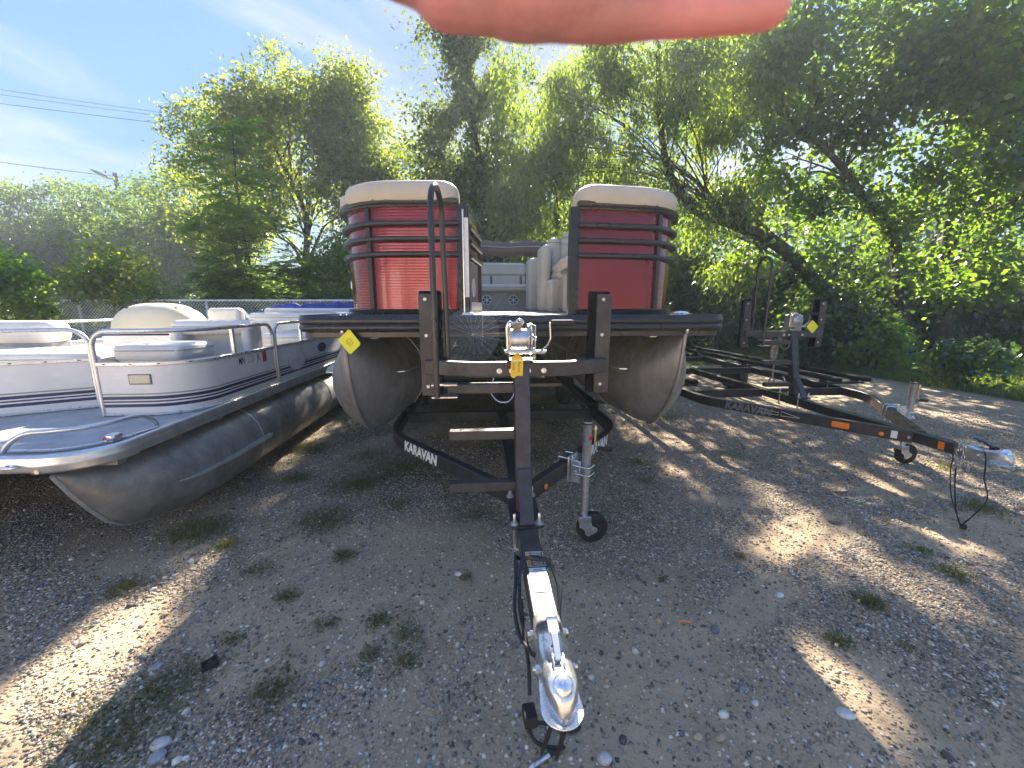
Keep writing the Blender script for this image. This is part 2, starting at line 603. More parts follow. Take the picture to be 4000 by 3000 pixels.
def make_text(key, s, shear=0.0, bold=0.0, extrude=0.0):
    c = bpy.data.curves.new('lettering', 'FONT')
    c.body = s
    c.size = 1
    c.shear = shear
    c.offset = bold
    c.extrude = extrude
    c.align_x = 'CENTER'
    c.align_y = 'CENTER'
    c.resolution_u = 3
    o = bpy.data.objects.new('lettering', c)
    COL.objects.link(o)
    dg = bpy.context.evaluated_depsgraph_get()
    me = bpy.data.meshes.new_from_object(o.evaluated_get(dg))
    bpy.data.objects.remove(o)
    bpy.data.curves.remove(c)
    TEXTS[key] = me


make_text('KARAVAN', 'KARAVAN', 0.18, 0.05)
make_text('MN', 'MN', 0.0, 0.012)
make_text('2128', '2128', 0.0, 0.008)
make_text('JK', 'JK', 0.0, 0.012)
make_text('26', '26', 0.0, 0.012)
make_text('H', 'H', 0.25, 0.0)
make_text('note1', 'Aaron')
make_text('note2', 'Invit')
make_text('note3', 'Aaron\n14x6  hull\nboth ok\n2 keys')
make_text('WARNING', 'WARNING', 0, 0.02)
make_text('DANGER', 'DANGER', 0, 0.02)


def text(key, name, m, parent, origin, right, up, size, squeeze=1.0):
    """lettering laid on a face: origin at its middle, reading along right"""
    me = TEXTS[key].copy()
    r_, u_ = Vector(right).normalized(), Vector(up).normalized()
    n_ = r_.cross(u_)
    M4 = Matrix(((r_.x, u_.x, n_.x, origin[0]), (r_.y, u_.y, n_.y, origin[1]), (r_.z, u_.z, n_.z, origin[2]), (0, 0, 0, 1)))
    me.transform(M4 @ Matrix.Diagonal((size * squeeze, size, size, 1)))
    me.materials.clear()
    me.materials.append(m)
    return link(name, me, parent)


# ------------------------------------------------------------------ ground
rng = np.random.default_rng(11)


def vnoise(x, y, seed):
    r_ = np.random.default_rng(seed)
    T = r_.random((256, 256))
    xi, yi = np.floor(x).astype(int), np.floor(y).astype(int)
    fx, fy = x - xi, y - yi
    fx, fy = fx * fx * (3 - 2 * fx), fy * fy * (3 - 2 * fy)
    a, b = T[xi % 256, yi % 256], T[(xi + 1) % 256, yi % 256]
    c, d = T[xi % 256, (yi + 1) % 256], T[(xi + 1) % 256, (yi + 1) % 256]
    return (a * (1 - fx) + b * fx) * (1 - fy) + (c * (1 - fx) + d * fx) * fy


def fbm(x, y, s, seed, o=4):
    t, amp, tot = 0, 1, 0
    for i in range(o):
        t = t + amp * vnoise(x * s * 2 ** i + 31.7 * i, y * s * 2 ** i + 17.3 * i, seed + i)
        tot += amp
        amp *= 0.5
    return t / tot


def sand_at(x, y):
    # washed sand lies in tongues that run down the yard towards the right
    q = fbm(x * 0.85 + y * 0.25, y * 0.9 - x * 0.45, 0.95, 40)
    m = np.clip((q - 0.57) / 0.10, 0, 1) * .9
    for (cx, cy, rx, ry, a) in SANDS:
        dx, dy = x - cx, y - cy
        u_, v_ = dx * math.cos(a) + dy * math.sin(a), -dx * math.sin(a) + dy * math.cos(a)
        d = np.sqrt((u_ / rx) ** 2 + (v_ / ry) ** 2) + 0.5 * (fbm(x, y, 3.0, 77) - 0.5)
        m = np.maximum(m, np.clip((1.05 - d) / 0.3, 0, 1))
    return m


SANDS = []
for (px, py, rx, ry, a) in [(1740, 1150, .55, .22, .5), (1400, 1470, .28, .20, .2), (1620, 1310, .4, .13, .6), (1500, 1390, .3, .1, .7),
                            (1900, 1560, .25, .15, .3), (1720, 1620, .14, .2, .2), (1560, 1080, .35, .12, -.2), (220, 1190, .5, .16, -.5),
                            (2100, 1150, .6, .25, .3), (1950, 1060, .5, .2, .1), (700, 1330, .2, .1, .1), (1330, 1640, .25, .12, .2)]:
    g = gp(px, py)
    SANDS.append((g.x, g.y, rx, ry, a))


def grass_at(x, y):
    """the unmown verge in front of the trees, and the thin green between the wheels"""
    e = 9.8 - 0.22 * np.maximum(x - 5, 0) - 5.5 * np.clip((x - 7.0) / 1.2, 0, 1) - .9 * np.maximum(x - 8.2, 0)
    return np.clip((y - e + 1.6 * (fbm(x, y, 0.8, 91) - 0.5)) / 0.7, 0, 1) * np.clip((x - 1.2) / 0.6, 0, 1)


def gz(x, y):
    return 0.035 * (fbm(x, y, 0.7, 5, 3) - 0.5) + 0.02 * (fbm(x, y, 4, 6, 2) - 0.5) - 0.004


def ground_sheet():
    xs = np.concatenate([[-400, -150, -60, -30], np.arange(-15, -4, 0.35), np.arange(-4, 4.5, 0.07), np.arange(4.5, 14, 0.3), [18, 30, 60, 150, 400]])
    ys = np.concatenate([[-200, -60, -20, -8, -3], np.arange(-1, 6, 0.07), np.arange(6, 13, 0.25), [14, 16, 20, 26, 34, 60, 150, 300, 700]])
    X, Y = np.meshgrid(xs, ys)
    Z = gz(X, Y)
    far = (np.abs(X) > 14) | (Y > 13) | (Y < -1)
    Z[far] = -0.01
    V = np.stack([X, Y, Z], -1).reshape(-1, 3)
    n = len(xs)
    i, j = np.meshgrid(np.arange(len(xs) - 1), np.arange(len(ys) - 1))
    a = (j * n + i).ravel()
    F = np.stack([a, a + 1, a + n + 1, a + n], -1)
    m = bpy.data.materials.new('sandy_gravel')
    m.use_nodes = True
    t = m.node_tree
    p = t.nodes['Principled BSDF']
    p.inputs['Roughness'].default_value = 0.93
    p.inputs['Specular IOR Level'].default_value = 0.2
    tcd = t.nodes.new('ShaderNodeTexCoord')
    N = t.nodes.new

    def noise(s, d=6, r_=0.6):
        q = N('ShaderNodeTexNoise')
        q.inputs['Scale'].default_value = s
        q.inputs['Detail'].default_value = d
        q.inputs['Roughness'].default_value = r_
        t.links.new(tcd.outputs['Object'], q.inputs['Vector'])
        return q

    def ramp(src, a, ca, b, cb):
        q = N('ShaderNodeValToRGB')
        q.color_ramp.elements[0].position = a
        q.color_ramp.elements[0].color = (*ca, 1)
        q.color_ramp.elements[1].position = b
        q.color_ramp.elements[1].color = (*cb, 1)
        t.links.new(src, q.inputs[0])
        return q

    def mix(f, a, b, bt='MIX'):
        q = N('ShaderNodeMixRGB')
        q.blend_type = bt
        if hasattr(f, 'is_linked'):
            t.links.new(f, q.inputs[0])
        else:
            q.inputs[0].default_value = f
        t.links.new(a, q.inputs[1])
        t.links.new(b, q.inputs[2])
        return q

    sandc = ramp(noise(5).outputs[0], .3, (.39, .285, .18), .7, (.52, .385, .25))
    soil = ramp(noise(3.0).outputs[0], .32, (.30, .215, .138), .7, (.46, .335, .215))
    vo = N('ShaderNodeTexVoronoi')
    vo.inputs['Scale'].default_value = 70
    t.links.new(tcd.outputs['Object'], vo.inputs['Vector'])
    vr = N('ShaderNodeValToRGB')
    e = vr.color_ramp.elements
    e[0].color = (.045, .045, .05, 1)
    e[0].position = 0
    e[1].color = (.46, .42, .36, 1)
    e[1].position = 1
    for q, c in ((.35, (.18, .162, .14)), (.62, (.32, .275, .22)), (.85, (.46, .39, .30))):
        k = e.new(q)
        k.color = (*c, 1)
    sepc = N('ShaderNodeSeparateColor')
    t.links.new(vo.outputs['Color'], sepc.inputs[0])
    t.links.new(sepc.outputs[0], vr.inputs[0])
    edge = ramp(vo.outputs['Distance'], .25, (1, 1, 1), .62, (0, 0, 0))
    stones = mix(edge.outputs[0], soil.outputs[0], vr.outputs[0])
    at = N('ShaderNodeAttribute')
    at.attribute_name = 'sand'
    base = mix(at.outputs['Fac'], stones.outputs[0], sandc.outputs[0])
    ag = N('ShaderNodeAttribute')
    ag.attribute_name = 'green'
    gcol = ramp(noise(9).outputs[0], .35, (.035, .05, .018), .7, (.075, .085, .032))
    fin = mix(ag.outputs['Fac'], base.outputs[0], gcol.outputs[0])
    t.links.new(fin.outputs[0], p.inputs['Base Color'])
    nb = noise(55, 5)
    b1 = N('ShaderNodeBump')
    b1.inputs['Strength'].default_value = 0.55
    b1.inputs['Distance'].default_value = 0.012
    t.links.new(nb.outputs[0], b1.inputs['Height'])
    b2 = N('ShaderNodeBump')
    b2.inputs['Strength'].default_value = 0.8
    b2.inputs['Distance'].default_value = 0.008
    inv = N('ShaderNodeMath')
    inv.operation = 'MULTIPLY'
    t.links.new(edge.outputs[0], inv.inputs[0])
    om = N('ShaderNodeMath')
    om.operation = 'SUBTRACT'
    om.inputs[0].default_value = 1.0
    t.links.new(at.outputs['Fac'], om.inputs[1])
    t.links.new(om.outputs[0], inv.inputs[1])
    t.links.new(inv.outputs[0], b2.inputs['Height'])
    t.links.new(b1.outputs[0], b2.inputs['Normal'])
    t.links.new(b2.outputs[0], p.inputs['Normal'])
    o = npmesh('ground', V, F, m, smooth=True)
    me = o.data
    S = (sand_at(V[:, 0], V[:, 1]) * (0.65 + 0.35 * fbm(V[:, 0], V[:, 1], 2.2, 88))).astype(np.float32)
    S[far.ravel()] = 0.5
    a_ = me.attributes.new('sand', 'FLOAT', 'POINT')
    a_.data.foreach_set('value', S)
    G = np.maximum(grass_at(V[:, 0], V[:, 1]), ((V[:, 1] > 9) & (V[:, 0] < 2)) * 0.8)
    G[(V[:, 1] > 12)] = 1.0
    # thin moss-like green where nobody drives
    G = np.maximum(G, 0.55 * np.clip((fbm(V[:, 0], V[:, 1], 1.3, 55) - 0.55) / 0.1, 0, 1) * np.clip((V[:, 1] - 1.6) / 1.5, 0, 1) * (V[:, 0] < 0.9) * (V[:, 0] > -2.2))
    a_ = me.attributes.new('green', 'FLOAT', 'POINT')
    a_.data.foreach_set('value', G.astype(np.float32))
    o['kind'] = 'structure'
    return o


ground_sheet()

# ---- loose gravel: real pebbles over the near yard
ico = bmesh.new()
bmesh.ops.create_icosphere(ico, subdivisions=1, radius=1)
IV = np.array([v.co[:] for v in ico.verts], dtype=np.float32)
IF = np.array([[v.index for v in f.verts] for f in ico.faces], dtype=np.int32)
ico.free()
OV = np.array([(1, 0, 0), (0, 1, 0), (-1, 0, 0), (0, -1, 0), (0, 0, 1), (0, 0, -1)], dtype=np.float32)
OF = np.array([(0, 1, 4), (1, 2, 4), (2, 3, 4), (3, 0, 4), (1, 0, 5), (2, 1, 5), (3, 2, 5), (0, 3, 5)], dtype=np.int32)


def pebbles(P, size, tv, tf, seed, flat=0.55):
    r_ = np.random.default_rng(seed)
    n = len(P)
    k = len(tv)
    S = size[:, None] * np.stack([r_.uniform(.8, 1.45, n), r_.uniform(.7, 1.1, n), r_.uniform(.35, .8, n) * flat / 0.55], -1)
    a = r_.uniform(0, 2 * math.pi, n)
    tl = r_.normal(0, .22, n)
    V = tv[None] * (1 + r_.normal(0, .13, (n, k, 1))) * S[:, None, :]
    x = V[..., 0] * np.cos(tl)[:, None] + V[..., 2] * np.sin(tl)[:, None]
    z = -V[..., 0] * np.sin(tl)[:, None] + V[..., 2] * np.cos(tl)[:, None]
    ca, sa = np.cos(a)[:, None], np.sin(a)[:, None]
    W = np.stack([x * ca - V[..., 1] * sa, x * sa + V[..., 1] * ca, z], -1) + P[:, None, :]
    F = tf[None] + (np.arange(n) * k)[:, None, None]
    return W.reshape(-1, 3), F.reshape(-1, 3)


def stone_mat(name, cols, rough=0.75):
    m = mat(name, (.2, .2, .2), rough, spec=0.3)
    t = m.node_tree
    g = t.nodes.new('ShaderNodeNewGeometry')
    rp = t.nodes.new('ShaderNodeValToRGB')
    rp.color_ramp.interpolation = 'CONSTANT'
    e = rp.color_ramp.elements
    tot = sum(c[0] for c in cols)
    pos = 0
    for i, (wt, c) in enumerate(cols):
        if i == 0:
            e[0].position, e[0].color = 0, (*c, 1)
        elif i == 1:
            e[1].position, e[1].color = pos / tot, (*c, 1)
        else:
            k = e.new(pos / tot)
            k.color = (*c, 1)
        pos += wt
    t.links.new(g.outputs['Random Per Island'], rp.inputs[0])
    nz = t.nodes.new('ShaderNodeTexNoise')
    nz.inputs['Scale'].default_value = 120
    nz.inputs['Detail'].default_value = 3
    tcd = t.nodes.new('ShaderNodeTexCoord')
    t.links.new(tcd.outputs['Object'], nz.inputs['Vector'])
    mr = t.nodes.new('ShaderNodeMapRange')
    mr.inputs['To Min'].default_value = 0.65
    mr.inputs['To Max'].default_value = 1.35
    t.links.new(nz.outputs[0], mr.inputs['Value'])
    mm = t.nodes.new('ShaderNodeMixRGB')
    mm.blend_type = 'MULTIPLY'
    mm.inputs[0].default_value = 1
    t.links.new(rp.outputs[0], mm.inputs[1])
    t.links.new(mr.outputs[0], mm.inputs[2])
    t.links.new(mm.outputs[0], t.nodes['Principled BSDF'].inputs['Base Color'])
    return m


STONES = [(13, (.16, .145, .13)), (17, (.27, .225, .175)), (17, (.38, .305, .22)), (6, (.09, .085, .08)), (15, (.47, .375, .265)),
          (11, (.55, .48, .39)), (5, (.36, .26, .165)), (4, (.24, .25, .265)), (8, (.70, .65, .56)), (4, (.48, .33, .18))]
M['gravel'] = stone_mat('mixed_gravel_stones', STONES)


def scatter_gravel():
    Vs, Fs, off = [], [], 0
    r_ = np.random.default_rng(3)

    def put(n, dens_y, smin, smax, tv, tf, seed, sandy, wide):
        nonlocal off
        y = dens_y(r_.random(n))
        x = (r_.random(n) * 2 - 1) * (1.36 * y + wide)
        keep = (x > -4.2) & (x < 6.5)
        s = smin * (smax / smin) ** (r_.random(n) ** 2.2)
        sm = sand_at(x, y)
        keep &= r_.random(n) > sm * sandy
        keep &= r_.random(n) > grass_at(x, y) * 0.95
        x, y, s = x[keep], y[keep], s[keep]
        P = np.stack([x, y, gz(x, y) + s * 0.18], -1)
        V, F = pebbles(P, s, tv, tf, seed)
        Vs.append(V)
        Fs.append(F + off)
        off += len(V)

    put(110000, lambda q: 0.75 + 2.4 * q ** 0.9, .0035, .009, OV, OF, 1, .82, .15)
    put(62000, lambda q: 0.75 + 4.6 * q ** 0.8, .0055, .012, OV, OF, 2, .75, .15)
    put(5000, lambda q: 0.75 + 6.5 * q ** 0.8, .008, .017, IV, IF, 4, .6, .2)
    put(110, lambda q: 0.8 + 7 * q ** 0.8, .016, .025, IV, IF, 5, .4, .2)
    o = npmesh('gravel', np.concatenate(Vs), np.concatenate(Fs), M['gravel'])
    tag(o, 'mixed grey and tan gravel strewn over the sandy yard', 'gravel')
    o['kind'] = 'stuff'


scatter_gravel()


def stone(px, py, size, col, label, squash=0.6, ang=0.0, name='stone'):
    g = gp(px, py)
    m = mat('stone_' + name, col, 0.7, var=0.25, vscale=40, bump=0.3, bscale=60)
    bm = bmesh.new()
    bmesh.ops.create_icosphere(bm, subdivisions=3, radius=1)
    rr = random.Random(int(px * 7 + py))
    ph = [(rr.uniform(-1, 1), rr.uniform(-1, 1), rr.uniform(-1, 1)) for _ in range(7)]
    for v in bm.verts:
        k = 1 + 0.11 * sum(max(0, v.co.dot(Vector(p)) - 0.3) for p in ph) - 0.04
        v.co = Vector((v.co.x * size * 1.3 * k, v.co.y * size * k, v.co.z * size * squash * k))
    me = bpy.data.meshes.new(name)
    bm.to_mesh(me)
    bm.free()
    me.materials.append(m)
    me.shade_smooth()
    o = link(name, me)
    o.location = (g.x, g.y, float(gz(np.array([g.x]), np.array([g.y]))[0]) + size * squash * 0.5)
    o.rotation_euler = (0, 0, ang)
    tag(o, label, 'stone')


stone(1684, 1285, .016, (.62, .60, .56), 'smooth white pebble on the gravel right of the tow tongue', .7, .3)
stone(1826, 1541, .020, (.60, .58, .54), 'jagged white stone on sand near the lower right corner', .55, -.5)
stone(1544, 1360, .017, (.16, .16, .18), 'dark grey egg-shaped stone beside the sand tongue', .8, 1.2)
stone(1803, 1126, .032, (.14, .11, .085), 'brown flat stone lying in the sunlit sand', .5, -.2)
stone(345, 1611, .020, (.48, .45, .42), 'large pale stone near the lower left corner', .75, .4)
stone(340, 1638, .019, (.30, .32, .34), 'blue-grey stone just below the large pale stone', .6, .8)
stone(338, 1440, .019, (.36, .33, .30), 'oval tan stone on open gravel at left', .5, .9)
stone(1305, 1642, .017, (.50, .48, .45), 'grey-white pointed stone below the coupler cables', .9, .2)
stone(990, 1242, .014, (.66, .63, .58), 'small white stone left of the tow tongue', .7, .1)

# a bit of black plastic and a short orange strip dropped on the gravel
g = gp(455, 1440)
mb = MB()
mb.box((0, 0, .004), (.055, .046, .006))
for s in (-1, 1):
    mb.box((s * .025, 0, .010), (.005, .046, .012))
mb.box((0, .021, .010), (.045, .005, .012))
o = mb.build('plastic_clip', M['rubber'], bevel=.001)
o.location, o.rotation_euler = (g.x, g.y, .006), (.06, -.1, .7)
tag(o, 'broken square of black plastic lying on the gravel', 'litter')
g = gp(1478, 1347)
o = MB().tube(curve([(-.03, 0, .003), (-.01, .004, .007), (.012, .002, .006), (.03, -.004, .003)], 4), .0035, 6).build('plastic_strip', M['orange'])
o.location = (g.x, g.y, .006)
tag(o, 'thin orange-red strip dropped on the gravel', 'litter')


# ------------------------------------------------------------------ grass
def blades(P, h, wd, seed, lean=0.45):
    r_ = np.random.default_rng(seed)
    n = len(P)
    a = r_.uniform(0, 2 * math.pi, n)
    b = r_.uniform(0, 2 * math.pi, n)
    ln = np.abs(r_.normal(0, lean, n))
    side = np.stack([np.cos(a), np.sin(a), np.zeros(n)], -1) * wd[:, None] * .5
    up = np.stack([np.cos(b) * ln, np.sin(b) * ln, np.ones(n)], -1)
    up /= np.linalg.norm(up, axis=1)[:, None]
    mid = P + up * h[:, None] * .55
    tip = P + (up + np.stack([np.cos(b) * ln, np.sin(b) * ln, -.35 * ln], -1)) * h[:, None]
    V = np.stack([P - side, P + side, mid + side * .75, mid - side * .75, tip], 1).reshape(-1, 3)
    i = (np.arange(n) * 5)[:, None]
    F = np.concatenate([i + np.array([[0, 1, 2]]), i + np.array([[0, 2, 3]]), i + np.array([[3, 2, 4]])], 0)
    return V, F


def gather(parts):
    Vs, Fs, off = [], [], 0
    for V, F in parts:
        Vs.append(V)
        Fs.append(F + off)
        off += len(V)
    return np.concatenate(Vs), np.concatenate(Fs)


def verge():
    r_ = np.random.default_rng(21)
    n = 190000
    x = r_.uniform(1.5, 14, n)
    y = r_.uniform(3.5, 14.5, n)
    g = grass_at(x, y)
    keep = r_.random(n) < g * (0.35 + 0.65 * fbm(x, y, 1.6, 23))
    x, y = x[keep], y[keep]
    P = np.stack([x, y, gz(x, y) - .005], -1)
    h = r_.uniform(.05, .16, len(x)) * (0.5 + 1.0 * fbm(x, y, 0.9, 29)) * (0.6 + 0.6 * grass_at(x, y))
    V, F = blades(P, h, r_.uniform(.006, .013, len(x)), 31)
    o = npmesh('grass_verge', V, F, M['grass'])
    tag(o, 'shaded green grass verge in front of the trees at right', 'grass')
    o['kind'] = 'stuff'
    # broad ground leaves among the grass
    n = 4200
    x = r_.uniform(1.5, 12, n)
    y = r_.uniform(5, 10.5, n)
    keep = (r_.random(n) < grass_at(x, y) * np.clip((fbm(x, y, 1.1, 37) - .42) / .1, 0, 1))
    x, y = x[keep], y[keep]
    C = np.stack([x, y, r_.uniform(.03, .22, len(x))], -1)
    a = r_.uniform(0, 2 * math.pi, len(x))
    D = np.stack([np.cos(a), np.sin(a), r_.normal(.05, .3, len(x))], -1)
    V, F = leaf_quads(C, D, r_.normal(0, .35, (len(x), 3)) + np.array([0, 0, 1]), r_.uniform(.05, .12, len(x)), .8)
    o = npmesh('ground_cover', V, F, M['leaf_dark'])
    tag(o, 'low broad-leaved weeds growing through the grass verge', 'weeds')
    o['kind'] = 'stuff'


def leaf_quads(C, D, Nn, Ln, wr=0.6):
    D = D / np.maximum(np.linalg.norm(D, axis=1), 1e-6)[:, None]
    S = np.cross(D, Nn)
    S /= np.maximum(np.linalg.norm(S, axis=1), 1e-6)[:, None]
    L3 = Ln[:, None]
    up = np.cross(S, D)
    a = C
    b = C + D * L3 * .42 + S * L3 * wr * .5 + up * L3 * .06
    c = C + D * L3
    d = C + D * L3 * .42 - S * L3 * wr * .5 + up * L3 * .06
    V = np.stack([a, b, c, d], 1).reshape(-1, 3)
    F = np.arange(len(C) * 4).reshape(-1, 4)
    return V, F


verge()


def tufts():
    """weeds and grass patches coming up through the gravel"""
    r_ = np.random.default_rng(41)
    parts = []
    spots = [(430, 1150, .22, 900, .07), (490, 1180, .06, 200, .05), (705, 1125, .24, 1500, .028), (660, 970, .3, 900, .05), (640, 1035, .14, 500, .045), (770, 1045, .3, 1200, .035), (850, 1010, .3, 900, .04),
             (590, 1495, .10, 500, .018), (375, 1480, .14, 600, .016), (330, 1500, .10, 300, .016), (250, 1600, .16, 700, .02), (620, 1290, .06, 200, .02),
             (820, 1340, .07, 200, .02), (880, 1370, .08, 250, .018), (740, 1200, .08, 220, .03), (700, 1350, .07, 150, .018), (1880, 1303, .06, 300, .05),
             (1810, 1385, .05, 160, .035), (800, 1420, .05, 150, .02), (880, 1430, .05, 120, .03), (520, 1060, .3, 300, .03), (800, 985, .25, 420, .05),
             (770, 1050, .25, 400, .045), (900, 1000, .3, 300, .05), (990, 1050, .25, 300, .05), (1400, 1040, .1, 160, .04), (1380, 1000, .15, 220, .04),
             (1010, 1250, .03, 60, .03), (270, 1270, .08, 200, .05), (500, 1380, .05, 120, .02), (1030, 1110, .2, 400, .03), (860, 1090, .12, 220, .03),
             (200, 1560, .12, 300, .016), (560, 1230, .1, 200, .02), (1580, 985, .2, 260, .03), (1430, 1250, .02, 40, .02), (2060, 1240, .1, 150, .06),
             (1990, 1190, .06, 80, .05), (2120, 1100, .15, 200, .08), (2050, 1010, .2, 250, .07), (1600, 1200, .03, 50, .03), (1960, 1400, .04, 60, .03),
             (1430, 900, .3, 500, .04), (1250, 860, .5, 700, .05), (1000, 880, .5, 800, .05)]
    for (px, py, rad, n, h) in spots:
        g = gp(px, py)
        q = r_.normal(0, rad * .5, (n, 2))
        q[:, 1] *= .8
        P = np.stack([g.x + q[:, 0], g.y + q[:, 1], np.zeros(n)], -1)
        P[:, 2] = gz(P[:, 0], P[:, 1]) - .003
        hh = r_.uniform(.4, 1.2, n) * h * np.exp(-(q ** 2).sum(1) / rad ** 2 * .8)
        parts.append(blades(P, hh + .006, r_.uniform(.0025, .005, n) * (1 + 2 * h), 43 + int(px), .8))
    # sparse sprigs under the boats and far over the yard
    n = 16000
    x = r_.uniform(-2.6, 5.5, n)
    y = r_.uniform(2.2, 10, n)
    keep = r_.random(n) < np.clip((fbm(x, y, 1.3, 55) - .44) / .16, 0, 1) * .8
    x, y = x[keep], y[keep]
    P = np.stack([x, y, gz(x, y) - .003], -1)
    parts.append(blades(P, r_.uniform(.015, .06, len(x)), r_.uniform(.003, .006, len(x)), 47, .8))
    # flat rosettes and clover-like leaves, mixed with the blades
    P, D, N_, Ls = [], [], [], []
    for (px, py, rad, n, h) in spots:
        g = gp(px, py)
        m = int(min(n, 700) * .34)
        q = r_.normal(0, rad * .55, (m, 2)) * (1 + .4 * r_.random((1, 2)))
        a = r_.uniform(0, 2 * math.pi, m)
        z = gz(g.x + q[:, 0], g.y + q[:, 1])
        P.append(np.stack([g.x + q[:, 0], g.y + q[:, 1], z + r_.uniform(.003, .018, m)], -1))
        D.append(np.stack([np.cos(a), np.sin(a), r_.uniform(-.1, .5, m)], -1))
        N_.append(r_.normal(0, .3, (m, 3)) + np.array([0, 0, 1]))
        Ls.append(r_.uniform(.008, .020, m))
    V, F = leaf_quads(np.concatenate(P), np.concatenate(D), np.concatenate(N_), np.concatenate(Ls), .7)
    o = npmesh('clover_patches', V, F, M['grassdry'])
    tag(o, 'flat patches of small-leaved weeds hugging the gravel', 'weeds')
    o['kind'] = 'stuff'
    V, F = gather(parts)
    o = npmesh('weed_patches', V, F, M['grassdry'])
    tag(o, 'thin grass and weeds coming up through the gravel', 'weeds')
    o['kind'] = 'stuff'


tufts()

# ------------------------------------------------------------------ trees
# where the photograph shows the sun coming through the crowns: (place, radius of the gap)
S_np = np.array(SUNV[:])
BEAMS = []


def beam(p, r_):
    BEAMS.append((np.array(p, dtype=float), r_))


def sun_gaps(C, keep_p, r_):
    keep = np.ones(len(C), bool)
    for Q, rad in BEAMS:
        d = C - Q
        al = d @ S_np
        pr = np.linalg.norm(d - al[:, None] * S_np, axis=1)
        keep &= ~((al > 0) & (pr < rad * 1.15) & (r_.random(len(C)) > keep_p + .62 * (pr / rad) ** 2))
    return keep


def unit(v):
    return v / np.maximum(np.linalg.norm(v, axis=1), 1e-6)[:, None]


